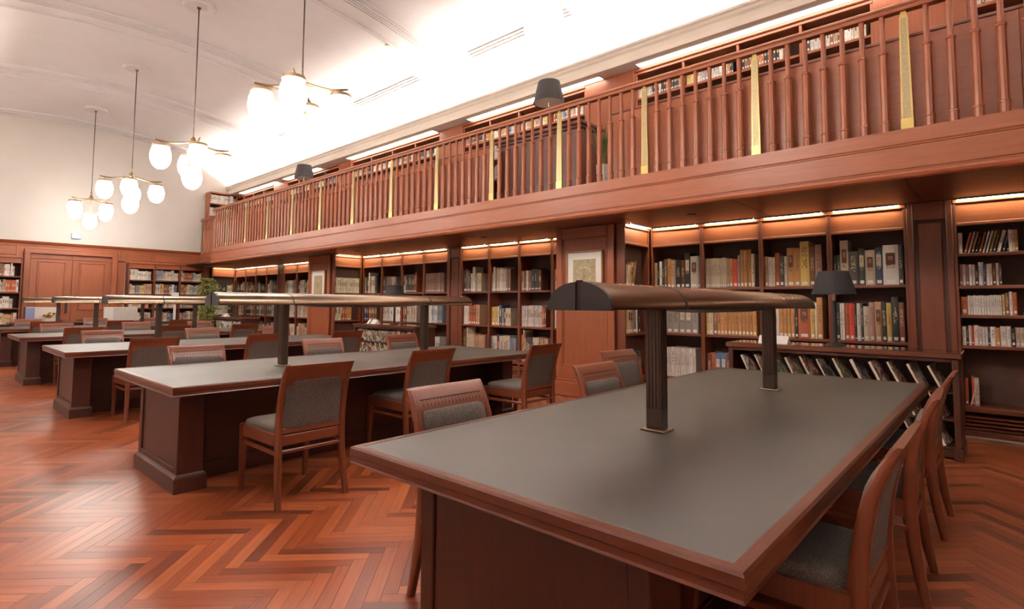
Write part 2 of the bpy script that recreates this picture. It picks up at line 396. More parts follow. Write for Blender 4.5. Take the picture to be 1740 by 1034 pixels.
b = MB(); b.add(*band(YF-0.30,YF,XL,6.74,0.05,0.06)); b.add(*band(YF-0.12,YF,XL,6.72,0.10,0.06)); b.build('rib', 'plaster', ce, smooth=25)
for k in range(5):                              # long mouldings between the ribs above the gallery
    ya = -2.9+3.5*k+0.4; yb = ya+2.1
    for q in range(3):
        x = 6.15+0.06*q; z = vz(x)
        MB().box(x,ya+3.5-3.5,z-0.022,x+0.03,yb,z+0.03).build('ceiling_moulding', 'plaster', ce)
for (x,y) in ((2.85,10.76),(6.0,7.62),(5.3,7.7),(6.55,3.9),(4.9,11.1)):
    z = vz(x); MB().lathe([(0.035,z-0.012),(0.035,z),(0.02,z+0.02)],x,y,12).xf(Matrix.Translation((0,0,-0.02))).build('sprinkler_rose', 'aged_brass', ce, smooth=40)

# ---- painted cornice with the light cove behind it
pf = [(6.42,4.80),(6.42,4.765),(6.445,4.755),(6.45,4.72),(6.475,4.70),(6.478,4.64),(6.462,4.625),(6.462,4.585),(6.435,4.575),(6.435,4.54),
      (6.81,4.54),(6.81,4.66),(6.54,4.66),(6.54,4.80)]
co = struct(MB().prism(pf,'y',YN,YF), 'trim_1', 'cornice_paint', 'cream painted cornice running above the gallery bookcases', 'cornice')
struct(MB().box(6.81,YN,4.5,6.95,YF,5.42), 'wall_cove', 'plaster', 'bright white cove wall behind the cornice', 'wall')
for k in range(9):
    ya = YN+0.3+k*2.5
    t = single(MB().lathe([(0.018,0),(0.018,2.3)],0,0,10).xf(Matrix.Rotation(-PI/2,4,'X')), 'cove_tube_light', 'cove_tube', ORD[k]+' fluorescent tube hidden in the cove behind the cornice', 'light', 'cove tubes', (6.66,ya,4.72))
# ---- the mirrored cove along the other side of the vault (outside the view)
pl = [(2*VC-x,z) for x,z in pf]
struct(MB().prism([(max(x,XL-0.1),z) for x,z in pl],'y',YN,YF), 'trim_2', 'cornice_paint', 'cream painted cornice along the opposite side wall', 'cornice')

for k in range(9):
    single(MB().lathe([(0.018,0),(0.018,2.3)],0,0,10).xf(Matrix.Rotation(-PI/2,4,'X')), 'cove_tube_light', 'cove_tube_added', ORD[k]+' unseen tube added in the opposite cove to light the gallery', 'light', 'added opposite cove tubes', (2*VC-6.66,YN+0.3+k*2.5,4.72))  # unseen tubes, added to brighten the gallery from the left
# ---- far wall panelling, door
ZT = 2.72
def wall_box(nm, x0,z0,x1,z1,d,mat='wood_z',bev=0.006,par=None,y=YF): return MB().box(x0,y-d,z0,x1,y,z1,bev).build(nm,mat,par)
wains = thing('wall_panelling', (0,YF,0), 'reddish wood panelling with cornice across the end wall', 'panelling', kind='structure')
wains.name = 'trim_3'; ORG['trim_3'] = (0,YF,0)
pa = [(YF,ZT-0.12),(YF-0.03,ZT-0.12),(YF-0.035,ZT-0.07),(YF-0.07,ZT-0.05),(YF-0.09,ZT-0.015),(YF-0.10,ZT),(YF,ZT)]
MB().prism(pa,'x',XL,5.95).build('cornice', 'wood_x', wains)
wall_box('frieze_rail', XL,2.30,5.95,2.34,0.05,'wood_x',0.006,wains)
wall_box('frieze_board', XL,2.34,5.95,2.60,0.02,'wood_x',0.003,wains)
for x0 in (-0.9,0.15,1.0+0.18,): wall_box('frieze_panel', x0,2.37,x0+0.55,2.57,0.032,'wood_x',0.006,wains)
for x0,x1 in ((3.98,4.55),(4.62,5.22),(5.30,5.78)): wall_box('frieze_panel', x0,2.37,x1,2.57,0.032,'wood_x',0.006,wains)
for x0 in (1.72,3.76,4.555,5.225,5.80): wall_box('frieze_stile', x0,2.34,x0+0.06,2.60,0.038,'wood_z',0.005,wains)
wall_box('jamb_board', 1.82,0,1.90,2.34,0.05,'wood_z',0.004,wains); wall_box('jamb_board', 3.70,0,3.93,2.34,0.05,'wood_z',0.004,wains); wall_box('jamb_board', 5.82,0,6.08,2.60,0.05,'wood_z',0.004,wains)
dr = thing('door_1', (2.81,YF,0), 'reddish double wooden door with tall recessed panels in the end wall', 'door', kind='structure')
for x0,x1,z0,z1 in ((1.86,1.99,0,2.46),(3.63,3.76,0,2.46),(1.86,3.76,2.42,2.54)):
    wall_box('casing', x0,z0,x1,z1,0.10,'wood_z' if z1-z0 > 1 else 'wood_x',0.015,dr)
for x0,x1 in ((1.99,2.806),(2.814,3.63)):
    lf = wall_box('door_leaf', x0,0.01,x1,2.42,0.03,'wood_z',0.004,dr)
    for z0,z1 in ((0.25,0.80),(1.02,2.25)):
        for a,b,c,d in ((x0+0.13,z0,x1-0.13,z0+0.03),(x0+0.13,z1-0.03,x1-0.13,z1),(x0+0.13,z0,x0+0.16,z1),(x1-0.16,z0,x1-0.13,z1)):
            wall_box('panel_moulding', a,b,c,d,0.045,'wood_z',0.008,lf)
        wall_box('door_panel', x0+0.17,z0+0.04,x1-0.17,z1-0.04,0.036,'wood_z',0.004,lf)
wall_box('door_backing', 2.0,0.02,3.62,2.41,0.012,'groove_dark',0.002,dr)
wall_box('door_handle', 2.70,0.95,2.74,1.25,0.075,'cap_black',0.01,dr)
# emergency sign above the door
sg = thing('exit_sign', (2.84,YF-0.05,2.86), 'small blue and white emergency exit sign above the double door', 'sign')
MB().box(2.75,YF-0.06,2.86,2.95,YF,3.00,0.006).build('housing', 'sign_blue', sg)
MB().box(2.79,YF-0.064,2.875,2.91,YF-0.058,2.985).build('panel', 'sign_white', sg)
mb = MB()
mb.box(2.815,YF-0.068,2.89,2.83,YF-0.063,2.975); mb.box(2.87,YF-0.068,2.89,2.885,YF-0.063,2.975)
mb.add([(2.83,YF-0.068,2.975),(2.845,YF-0.068,2.975),(2.87,YF-0.068,2.91),(2.87,YF-0.068,2.89),(2.83,YF-0.063,2.975),(2.845,YF-0.063,2.975),(2.87,YF-0.063,2.91),(2.87,YF-0.063,2.89)],[(0,1,2,3),(4,5,6,7),(0,1,5,4),(1,2,6,5),(2,3,7,6),(3,0,4,7)])
mb.build('pictogram', 'sign_blue', sg)

# ---- gallery deck: fascia, soffit boards
dk = MB().box(XG+0.03,YN,2.32,XB,YJ,2.60); dk.box(XGR+0.03,YJ,2.32,XB,YF,2.60)
struct(dk, 'floor_gallery', 'case_wood_y', 'wooden gallery deck above the alcoves', 'floor')
def fascia(x): return [(x+0.05,2.27),(x+0.012,2.26),(x-0.004,2.272),(x-0.012,2.295),(x-0.006,2.318),(x+0.008,2.330),(x+0.008,2.338),(x,2.342),(x,2.512),(x+0.012,2.516),(x+0.012,2.524),(x+0.004,2.527),(x+0.004,2.534),(x+0.016,2.538),(x+0.010,2.55),(x+0.010,2.665),(x+0.16,2.665),(x+0.16,2.32),(x+0.05,2.32)]
struct(MB().prism(fascia(XG),'y',YN,YJ), 'trim_4', 'wood_y', 'long reddish wood fascia below the gallery railing', 'fascia')
struct(MB().prism(fascia(XGR),'y',YJ-0.02,YF), 'trim_5', 'wood_y', 'short set-back fascia at the far end of the gallery', 'fascia')
struct(MB().prism([(p[0]-XG+YJ,p[1]) for p in fascia(XG)],'x',XG+0.02,XGR+0.1).xf(Matrix(((1,0,0,0),(0,-1,0,2*YJ),(0,0,1,0),(0,0,0,1)))), 'trim_6', 'wood_x', 'end of the fascia where the gallery steps back', 'fascia')
so = struct(MB().box(XG+0.03,YN,2.300,XB,YF,2.319), 'ceiling_gallery', 'groove_dark', 'dark wood soffit under the gallery', 'ceiling')
ys = [YN]+[-0.85+1.405*i for i in range(14)]
ys = [y for y in ys if y < YF]+[YF]
for a,b in zip(ys[:-1],ys[1:]):
    x0 = XG+0.05 if b < YJ+0.6 else XGR+0.05
    MB().box(x0,a+0.003,2.280,6.72,b-0.003,2.302,0.002).build('soffit_board', 'case_wood_x', so)
for (x,y) in ((6.0,2.62),(6.0,-0.6),(6.0,6.0),(6.0,9.6),(6.0,13.0)):
    MB().lathe([(0.05,2.272),(0.055,2.28),(0.03,2.281)],x,y,16).build('downlight', 'cap_black', so)

# ---- pillars (in front of the shelving) and flat pilasters
def pillar(y0,y1,nm,label):
    p = thing(nm, (6.05,(y0+y1)/2,0), label, 'pillar', kind='structure')
    MB().box(6.07,y0+0.02,0,XB,y1-0.02,2.28,0.006).build('core', 'wood_z', p)
    MB().box(6.03,y0-0.02,0,XB,y1+0.02,0.20,0.012).build('baseboard', 'wood_y', p)
    MB().box(6.05,y0,0.20,XB,y1,0.24,0.01).build('base_moulding', 'wood_y', p)
    for a,b in ((y0,y0+0.10),(y1-0.10,y1)): MB().box(6.05,a,0.24,6.08,b,2.28,0.006).build('stile', 'wood_z', p)
    MB().box(6.05,y0+0.10,2.14,6.08,y1-0.10,2.28,0.004).build('rail', 'wood_y', p); MB().box(6.05,y0+0.10,0.24,6.08,y1-0.10,0.40,0.004).build('rail', 'wood_y', p)
    for a,b,c,d in ((y0+0.10,0.40,y0+0.125,2.14),(y1-0.125,0.40,y1-0.10,2.14),(y0+0.10,2.115,y1-0.10,2.14),(y0+0.10,0.40,y1-0.10,0.425)):
        MB().box(6.056,a,b,6.08,c,d,0.008).build('panel_moulding', 'wood_z', p)
    return p
pillar(3.69,4.62,'pillar_1','wide wood-panelled pillar carrying the nearer framed print')
pillar(10.72,11.65,'pillar_2','wide wood-panelled pillar carrying the farther framed print')
def pilaster(y0,y1,k,label):
    p = thing('pilaster_%d'%k, (6.78,(y0+y1)/2,0), label, 'pilaster', kind='structure')
    MB().box(6.80,y0,0,XB,y1,2.28).build('core', 'dark_wood_z', p)
    for a,b in ((y0,y0+0.055),(y1-0.055,y1)): MB().box(6.775,a,0,6.81,b,2.28,0.008).build('stile', 'case_wood_z', p)
    MB().box(6.785,y0+0.055,2.10,6.81,y1-0.055,2.28,0.006).build('rail', 'case_wood_y', p); MB().box(6.785,y0+0.055,0,6.81,y1-0.055,0.25,0.006).build('rail', 'case_wood_y', p)
    MB().box(6.790,y0+0.085,0.28,6.81,y1-0.085,2.07,0.012).build('panel', 'case_wood_z', p)
pilaster(0.33,0.70,1,'tall panelled pilaster between bookcases above the nearest magazine rack')
pilaster(7.36,7.73,2,'tall panelled pilaster between the two framed prints')
pilaster(14.39,14.76,3,'tall panelled pilaster in the farthest alcove')

# ---- gallery railing
def baluster_mesh():
    b = MB(); b.lathe([(0.034,0.0),(0.034,0.075),(0.038,0.078),(0.038,0.09),(0.030,0.096),(0.031,0.35),(0.0295,0.655),(0.036,0.662),(0.036,0.676),(0.0205,0.686),(0.0195,0.92),(0.022,0.985)],0,0,10)
    return b.mesh('baluster','wood_z',smooth=35)
def brass_meshes():
    a = MB(); W=0.040; w=0.029
    a.loft([[(-0.012,-W,0.095),(0.012,-W,0.095),(0.012,W,0.095),(-0.012,W,0.095)],[(-0.010,-w,0.93),(0.010,-w,0.93),(0.010,w,0.93),(-0.010,w,0.93)],[(-0.008,-w*0.6,0.985),(0.008,-w*0.6,0.985),(0.008,w*0.6,0.985),(-0.008,w*0.6,0.985)]])
    h = MB(); h.loft([[(-0.0145,-W+0.012,0.10),(0.0145,-W+0.012,0.10),(0.0145,W-0.012,0.10),(-0.0145,W-0.012,0.10)],[(-0.0125,-w+0.009,0.925),(0.0125,-w+0.009,0.925),(0.0125,w-0.009,0.925),(-0.0125,w-0.009,0.925)]])
    f = MB().box(-0.018,-0.045,0.0,0.018,0.045,0.095,0.004)
    return a.mesh('brass_post','brass'), h.mesh('hatched_inlay','brass_hatched'), f.mesh('foot_block','brass')
BAL = baluster_mesh(); BP, BH, BF = brass_meshes()
rl = thing('gallery_railing', (XG+0.05,5.0,2.665), 'long wooden gallery railing with turned balusters and brass posts', 'railing')
hp = [(-0.036,0.985),(-0.042,1.0),(-0.042,1.012),(-0.030,1.02),(-0.040,1.03),(-0.040,1.045),(-0.025,1.058),(0.025,1.058),(0.040,1.045),(0.040,1.03),(0.030,1.02),(0.042,1.012),(0.042,1.0),(0.036,0.985)]
def handrail(par, x, y0, y1): return MB().prism([(a+x,b+2.665) for a,b in hp],'y',y0,y1).build('handrail','wood_y',par)
handrail(rl, XG+0.05, YN+1.0, YJ)
D = 1.172; Y0 = 0.515
def post(par, x, y):
    px, py, pz = ORG[par.name]
    p = share('brass_post',BP,par,(x-px,y-py,2.665-pz)); share('hatched_inlay',BH,p); share('foot_block',BF,p)
for k in range(-2,13):
    post(rl, XG+0.05, Y0+k*D)
    for j in range(1,8):
        y = Y0+k*D+j*D/8
        if y < YJ-0.05: share('baluster',BAL,rl,(0,y-5.0,0))
for a,b in ((-1.9,-0.175),(-0.174,3.36),(5.27,7.85),(7.88,10.46),(12.35,15.30)):
    pn = MB().box(XG+0.135,a,2.62,XG+0.165,b,3.455,0.003).build('screen_panel','wood_y',rl)
    MB().box(XG+0.128,a-0.005,3.455,XG+0.172,b+0.005,3.485,0.006).build('cap_strip','case_wood_y',pn)
rr = thing('gallery_railing_return', (XGR+0.05,16.6,2.665), 'short set-back railing at the far end of the gallery', 'railing')
rr.name = 'gallery_railing'; ORG[rr.name] = (XGR+0.05,16.6,2.665)
handrail(rr, XGR+0.05, YJ+0.1, YF-0.02)
for y in (16.72,17.68): post(rr, XGR+0.05, y)
for j in range(14):
    y = 15.62+0.1465*j
    if abs(y-16.72) > 0.06 and y < 17.64: share('baluster',BAL,rr,(0,y-16.6,0))

# ================================================================== BOOKCASES
def bookcase(loc, rz, w, shelves, label, group, top=2.28, header=0.25, depth=0.33, grille=True, sides=(1,1), name='bookcase', mat='case_wood'):
    b = thing(name, loc, label, 'bookcase', group, rz); ORG[b.name] = (0,0,0)
    t = 0.024
    zo = top-header                     # top of the open part
    for s,x0 in ((0,0),(1,w-t)): MB().box(x0,0.0,0,x0+t,depth,top-0.03,0.003).build('side_panel',mat+'_z',b,org=(0,0,0))
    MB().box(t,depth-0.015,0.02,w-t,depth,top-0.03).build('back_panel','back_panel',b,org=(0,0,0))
    for z in shelves: MB().box(t,0.014,z-0.03,w-t,depth-0.015,z,0.003).build('shelf',mat+'_x',b,org=(0,0,0))
    if header > 0.1:
        MB().box(t,0.016,zo+0.02,w-t,0.04,top-0.045,0.002).build('header_panel','wood_x',b,org=(0,0,0))
        MB().box(t,0.004,zo-0.012,w-t,0.05,zo+0.02,0.006).build('header_lip','wood_x',b,org=(0,0,0))
    MB().box(0,-0.012,top-0.045,w,depth,top-0.004,0.006).build('crown_moulding','wood_x',b,org=(0,0,0))
    zb = shelves[-1]
    if grille:
        MB().box(t,0.002,zb-0.055,w-t,0.03,zb-0.012,0.006).build('apron',mat+'_x',b,org=(0,0,0))
        g = MB().box(t,0.10,0.06,w-t,0.11,zb-0.05).build('grille_back','groove_dark',b,org=(0,0,0))
        n = 4
        for k in range(n):
            z = 0.085+(zb-0.075-0.085)*k/n
            MB().box(t,0.004,z,w-t,0.05,z+0.020,0.004).build('grille_slat',mat+'_x',b,org=(0,0,0))
        MB().box(0,0.0,0,w,0.06,0.075,0.004).build('plinth',mat+'_x',b,org=(0,0,0))
        MB().box(0,-0.035,0,w,-0.001,0.022,0.003).build('floor_skirting','floor_strip',b,org=(0,0,0))
    else:
        MB().box(t,0.01,0,w-t,0.03,zb-0.02).build('plinth',mat+'_x',b,org=(0,0,0))
    return b

# ------------------------------------------------------------------ books
NBOOK = [0]; BULK = MB()
def xform(loc, rz, p):
    c, s = math.cos(rz), math.sin(rz); return (loc[0]+c*p[0]-s*p[1], loc[1]+s*p[0]+c*p[1], loc[2]+p[2])
def hard_book(w, d, h, mat):
    t = min(0.003, w*0.15); r = min(0.006, w*0.2)
    poly = [(0,d),(0,r),(w*0.22,r*0.25),(w*0.5,0),(w*0.78,r*0.25),(w,r),(w,d),(w-t,d),(w-t,r+t),(t,r+t),(t,d)]
    return MB().prism(poly,'z',0,h).mesh('book','book_'+mat)
def parse(spec):
    out = []
    for tok in spec.split():
        if tok[0] == '_': out.append(('_',float(tok[1:])/1000,0,0)); continue
        lean = tok.endswith('/'); tok = tok.rstrip('/')
        col = tok[0]; rest = tok[1:]; h = 330; n = 1
        if 'h' in rest: rest, hh = rest.split('h'); h = float(hh)
        if 'x' in rest: rest, nn = rest.split('x'); n = int(nn)
        for _ in range(n): out.append((col,float(rest)/1000,h/1000,lean))
    return out
def fill(loc, rz, w, z, spec, where, individual=True, start=0.03, depth=0.23, inset=0.035, labels=True):
    x = start; items = [q for q in parse(spec)]; k = 0
    for col,bw,h,lean in items:
        if col == '_': x += bw; continue
        if x+bw > w-0.026: break
        d = depth*random.uniform(0.85,1.0); hh = h*random.uniform(0.985,1.015); ins = inset+random.uniform(0,0.012)
        if lean: x += 0.006
        if individual and NBOOK[0] < 300:
            NBOOK[0] += 1
            o = bpy.data.objects.new('book', hard_book(bw-0.0012,d,hh,col)); COL.objects.link(o)
            o.location = xform(loc,rz,(x,ins,z+0.0003)); o.rotation_euler = (0,0,rz)
            if lean:
                a = math.radians(14); o.rotation_euler = (0,a,rz) if abs(rz) < 0.1 else Matrix.Rotation(rz,4,'Z').__matmul__(Matrix.Rotation(a,4,'Y')).to_euler()
                o.location = xform(loc,rz,(x,ins,z+0.0005+(bw)*math.sin(a)))
                x += 0.004
            nm = BOOKC[col][1]; an = nm+(' bound' if h > 0.36 else '')
            tag(o, '%s book, %s from left, %s' % (nm, ORD[min(k,27)], where), 'book', 'books on the alcove shelves')
            MB().box(0.004,0.010,0.004,bw-0.005,d-0.004,hh-0.004).build('page_block','page_paper',o,org=(0,0,0))
            if labels and bw > 0.013:
                MB().box(bw*0.22,-0.0012,0.018,bw*0.78,0.004,0.018+min(0.034,bw*0.8)).build('call_number_label','white_paper',o,org=(0,0,0))
                c = BOOKC[col][0]
                if bw > 0.058 and random.random() < 0.6:
                    MB().box(bw*0.2,-0.0008,hh*0.5,bw*0.8,0.004,hh*0.8).build('title_plate','book_m' if c[0] > 0.3 else 'book_c',o,org=(0,0,0))
            k += 1
        else:
            c = BOOKC[col][0]; v = random.uniform(0.8,1.1); n0 = len(BULK.v); sh = 0.05 if lean else 0
            BULK.box(x,ins,z+0.0003,x+bw-0.0012,ins+d,z+hh,0,tuple(q*v for q in c))
            if lean:
                for i in range(n0,len(BULK.v)):
                    p = BULK.v[i]
                    if p[2] > z+0.01: BULK.v[i] = (p[0]+sh,p[1],p[2])
            if bw > 0.014:
                BULK.box(x+bw*0.25,ins-0.001,z+0.02,x+bw*0.75,ins,z+0.045,0,(0.7,0.66,0.6))
                if random.random() < 0.7:
                    tcol = (0.2,0.1,0.06) if c[1] > 0.17 else (0.6,0.5,0.3)
                    BULK.box(x+bw*0.3,ins-0.0008,z+hh*0.45,x+bw*0.7,ins,z+hh*random.uniform(0.65,0.85),0,tcol)
            for i in range(n0,len(BULK.v)): BULK.v[i] = xform(loc,rz,BULK.v[i])
        x += bw
def rnd_spec(w, pal, hlo, hhi, wlo=16, whi=38, fillf=1.0, runs=True):
    x = 0.03; s = []
    while x < w*fillf-0.03:
        c = random.choice(pal); n = random.choice((1,1,1,2,3,5)) if runs else 1
        bw = random.uniform(wlo,whi); h = random.uniform(hlo,hhi)
        s.append('%s%.0fx%dh%.0f' % (c,bw,n,h)); x += n*bw/1000
    return ' '.join(s)
MIX = 'cwwllctonrkdgBbyep'; PALE = 'cccwwwlllttoyrn'
RZ = -PI/2
SH3 = [1.46,0.87,0.30]; SH5 = [1.75,1.44,1.16,0.87,0.30]
G1 = 'bookcases of the nearest alcove'; G2 = 'bookcases of the middle alcove'; G3 = 'bookcases of the farthest alcove'
def strip(x, y, z, L, along, label, grp, mat='led_tube', wd=0.018, h=0.012):
    s = thing('strip_light', (x,y,z), label, 'light', grp)
    if along == 'y':
        MB().box(-wd/2,-L/2,-h,wd/2,L/2,-0.002,0.002).build('tube',mat,s,org=(0,0,0)); MB().box(-wd/2-0.006,-L/2,-h-0.002,-wd/2-0.001,L/2,0).build('housing','cap_black',s,org=(0,0,0)); e = [(-wd/2,-L/2-0.012,-h,wd/2,-L/2,0),(-wd/2,L/2,-h,wd/2,L/2+0.012,0)]
    else:
        MB().box(-L/2,-wd/2,-h,L/2,wd/2,-0.002,0.002).build('tube',mat,s,org=(0,0,0)); MB().box(-L/2,-wd/2-0.006,-h-0.002,L/2,-wd/2-0.001,0).build('housing','cap_black',s,org=(0,0,0)); e = [(-L/2-0.012,-wd/2,-h,-L/2,wd/2,0),(L/2,-wd/2,-h,L/2+0.012,wd/2,0)]
    for q in e: MB().box(*q).build('end_cap','cap_black',s,org=(0,0,0))
# --- nearest alcove: four bays right of the pillar
bays = [3.55,2.84,2.12,1.40,0.70]
S_A = ['t40h356 k35h350 w35h368 B35h372 n40h388 o54h398 t52h380 s18h370 k70h382 m52h368 k78h455 l98h412 g30h412',
       'g86x7h345', 'd70h385 d47h380 p35h370 w41x10h382']
S_B = ['c27x10h372 p30h368 o48h358 R56h350 g30h388 o44x3h452 c40h405',
       'y34h335 c56h345 n50h340 o43x11h345', 'm60h330 r46h345 b68x2h335 n40x3h330 c40x4h330 t50x2h320']
S_C = ['t41h355 l30h350 c14x3h348 r53h395 d48h360 l30h350 o80h442 o61h440 y94h510 n58h445 p68h465',
       'w144h335 o50h350 o40x3h345 k35h340 r125h415 y50h415 w18h400 o58h462', 'r40h300 t35x4h310 c30x6h300 n40x5h310']
S_D = ['k31h335 e34h340 c78h488 d90h362 e63h398 c88h372 B70h398 w135h420 d40h415',
       'e47h405 w22x2h400 r43h396 R49h398 k20h390 w38h398 k24h398 c51h368 p50h415 t61h418 k42h408 y45h405 k61h470 m47h405', 'o60h300 r45x3h300 c30x8h300 n35x4h310']
nms = ['bay beside the nearer pillar','second bay right of the nearer pillar','third bay right of the nearer pillar','bay behind the big lampshade']
sn = ['top shelf','middle shelf','bottom shelf']
for i,(spec,nm) in enumerate(zip((S_A,S_B,S_C,S_D),nms)):
    y0, y1 = bays[i], bays[i+1]; w = y0-y1; loc = (6.78,y0,0)
    bookcase(loc, RZ, w, SH3, 'open reddish bookcase, '+nm, G1)
    for z,sp,s in zip(SH3,spec,sn): fill(loc, RZ, w, z, sp, '%s, %s' % (s,nm))
    strip(6.735, (y0+y1)/2, 2.279, w-0.11, 'y', ORD[i]+' glowing strip under the gallery right of the nearer pillar', 'strip lights under the gallery')
# side bay, facing the viewer's right
bookcase((6.10,3.56,0), 0, 0.66, SH3, 'narrow bookcase at the left end of the nearest alcove', G1, depth=0.125)
for z,sp,s in zip(SH3,('t40h330 c60h300/ o60h330/ n60h350/','c50h330 y40h335 c60h340 t60h330 p50h335 d50h340 w40h330 k40h320','n50x3h330 p50x3h320 d50x3h330'),sn):
    fill((6.10,3.56,0), 0, 0.66, z, sp, s+', narrow end bay by the nearer pillar', depth=0.085, inset=0.02)
strip(6.42, 3.50, 2.279, 0.56, 'x', 'short glowing strip above the narrow end bookcase by the nearer pillar', 'strip lights under the gallery')
# --- right of the near pilaster: two wide bays with five shelves
S_R = ['w34h205 r20h205/ w14h210/ n18h205/ k16h195/ r18h200/ w14x2h210/ y16h210/ d18h208/ w26h206/ B20h205/ k16h200/ w24h205 l20h205 o22h205',
       'p26h205 w22h206 p24h202 w22x2h200 k24h198 w36h222 B18h200 w26h202 c20h205 m26h203 c22h205 e20h203',
       'r52h170 w20x8h185 w14x6h188 y22h195 n30h205 w24h222 r30h210 _40 w26h26',
       'w30h180 k18h170 w22h190 R18h180 w34h195 l26h180 w20x2h175 B16h180 w40h182 o30h175 w45h190 w30h190 k30h170 c30x4h180',
       'r28h255 w14h250/ R18h270 c36h260']
for i,(ya,yb) in enumerate(((0.33,-0.62),(-0.62,-1.57))):
    loc = (6.78,ya,0)
    bookcase(loc, RZ, ya-yb, SH5, 'wide five-shelf bookcase '+('at the right edge beyond the pilaster' if i == 0 else 'out past the right edge of the view'), 'five-shelf bookcases')
    if i == 0:
        for z,sp,s in zip(SH5,S_R,('top','second','third','fourth','lowest')): fill(loc, RZ, 0.95, z, sp, s+' shelf of the bookcase at the right edge', depth=0.16, inset=0.04)
    strip(6.735, (ya+yb)/2, 2.279, 0.88, 'y', ('glowing strip over the five-shelf bookcase at the right edge','glowing strip past the right edge')[i], 'strip lights under the gallery')
# --- middle alcove: bays right of the second pilaster
bays = [7.36,6.65,5.95,5.26,4.64]
S2 = [['B60h400 n45h400 l20h360 d45h380 c55h330 w75h440 _40 c30x4h330','w28x5h345 r62x3h350 t40x2h350','m40x2h480 c30h510 c26x7h400 R20h395 t40x6h390'],
      ['c40h330 w45h420 n30h390 c40x2h410 w40x3h400 l30h420 p45x2h380','y90h320 y60h330 w35h330 B60h350 g30x2h300 k30h290 c60x2h300','b25h390 y30h395 w25x3h390 R20h400 B40h425 c40x6h400 s30x5h380'],
      ['c50h330 n50h330 w45h335 p60h330 d26x6h345 n50h330','l31x14h345 r40h320 m35h320','o35h430 w20h520 n45h460 d24x6h400 c26x5h400 t30x6h390'],
      ['c40x6h330 n40x5h330','w40x8h330 r40x4h330','t40x8h280']]
for i in range(4):
    y0, y1 = bays[i], bays[i+1]; w = y0-y1; loc = (6.78,y0,0)
    nm = ('third','second','first','hidden')[i]+' bay left of the nearer pillar'
    bookcase(loc, RZ, w, SH3, 'open reddish bookcase, '+nm, G2)
    for z,sp,s in zip(SH3,S2[i],('top','middle','bottom')): fill(loc, RZ, w, z, sp, s+' shelf, '+nm, i < 3)
    strip(6.735, (y0+y1)/2, 2.279, w-0.11, 'y', ORD[i]+' glowing strip right of the pilaster in the middle alcove', 'strip lights under the gallery')
# --- middle alcove: bays left of the second pilaster
bays = [10.58,9.87,9.16,8.45,7.73]
S3 = [['l50h350 d50x2h360 w45h450 t50h380 w50x3h370 d60h380','B110h350 B60h345 r60h330 n60x4h330','c40x10h300'],
      ['d60x2h360 p50x3h350 l40x4h340','l70x4h330 w70x5h330','t40x12h300'],
      ['l60h350 d50x5h370 n50h360 r55h400','r50h330 d60h320 c40x8h330','c40x10h300'],
      ['p30x18h370','t50h330 w40x4h330 b40h340 w35x3h330 s50x3h330','m50x4h300 w60x4h300']]
for i in range(4):
    y0, y1 = bays[i], bays[i+1]; w = y0-y1; loc = (6.78,y0,0)
    nm = ORD[i]+' bay right of the farther pillar'
    bookcase(loc, RZ, w, SH3, 'open reddish bookcase, '+nm, G2)
    for z,sp,s in zip(SH3,S3[i],('top','middle','bottom')): fill(loc, RZ, w, z, sp, s+' shelf, '+nm)
    strip(6.735, (y0+y1)/2, 2.279, w-0.11, 'y', ORD[i]+' glowing strip right of the farther pillar', 'strip lights under the gallery')
bookcase((6.10,10.59,0), 0, 0.66, SH3, 'narrow bookcase at the left end of the middle alcove', G2, depth=0.125)
for z,sp in zip(SH3,('c34x9h330 R10h330 c34x8h330','c70x2h330/ d40h330 r50x2h330 o120h335','d60h200 s50x2h200 o80h250')): fill((6.10,10.59,0), 0, 0.66, z, sp, 'side', False, depth=0.085, inset=0.02)
strip(6.42, 10.53, 2.279, 0.56, 'x', 'short glowing strip above the narrow bookcase by the farther pillar', 'strip lights under the gallery')
# --- farthest alcove
for base,ylist,side in (('right of',[14.39,13.68,12.98,12.28,11.67],0),('left of',[17.60,16.89,16.18,15.47,14.76],1)):
    for i in range(4):
        y0, y1 = ylist[i], ylist[i+1]; w = y0-y1; loc = (6.78,y0,0)
        bookcase(loc, RZ, w, SH3, 'open bookcase, %s bay %s the pilaster in the farthest alcove' % (ORD[i],base), G3)
        for z in SH3: fill(loc, RZ, w, z, rnd_spec(w, ('ddlgktn' if side else 'ctlgkw'), 300, 420, 30, 60, 0.95), '', False)
        strip(6.735, (y0+y1)/2, 2.279, w-0.11, 'y', '%s glowing strip %s the pilaster in the farthest alcove' % (ORD[i],base), 'strip lights under the gallery')
bookcase((6.10,17.61,0), 0, 0.66, SH3, 'narrow bookcase at the far end of the gallery soffit', G3, depth=0.125)
for z in SH3: fill((6.10,17.61,0), 0, 0.66, z, rnd_spec(0.66,'ddktcw',300,350,30,50), '', False, depth=0.085, inset=0.02)
strip(6.42, 17.55, 2.279, 0.56, 'x', 'short glowing strip above the far narrow bookcase', 'strip lights under the gallery')
# --- end wall bookcases
SE = [1.84,1.46,1.08,0.70,0.33]
for i,(x0,x1) in enumerate(((3.96,4.57),(4.57,5.20),(5.20,5.82),(1.20,1.82),(0.58,1.20),(-0.04,0.58))):
    nm = 'five-shelf bookcase on the end wall, %s bay %s of the double door' % (ORD[i%3],'right' if i < 3 else 'left')
    loc = (x0,YF-0.33,0)
    bookcase(loc, 0, x1-x0, SE, nm, 'end wall bookcases', top=2.32, header=0.16)
    for z in SE: fill(loc, 0, x1-x0, z, rnd_spec(x1-x0, PALE+'bsr', 210, 300, 18, 44, random.uniform(0.8,1.0)), '', False)
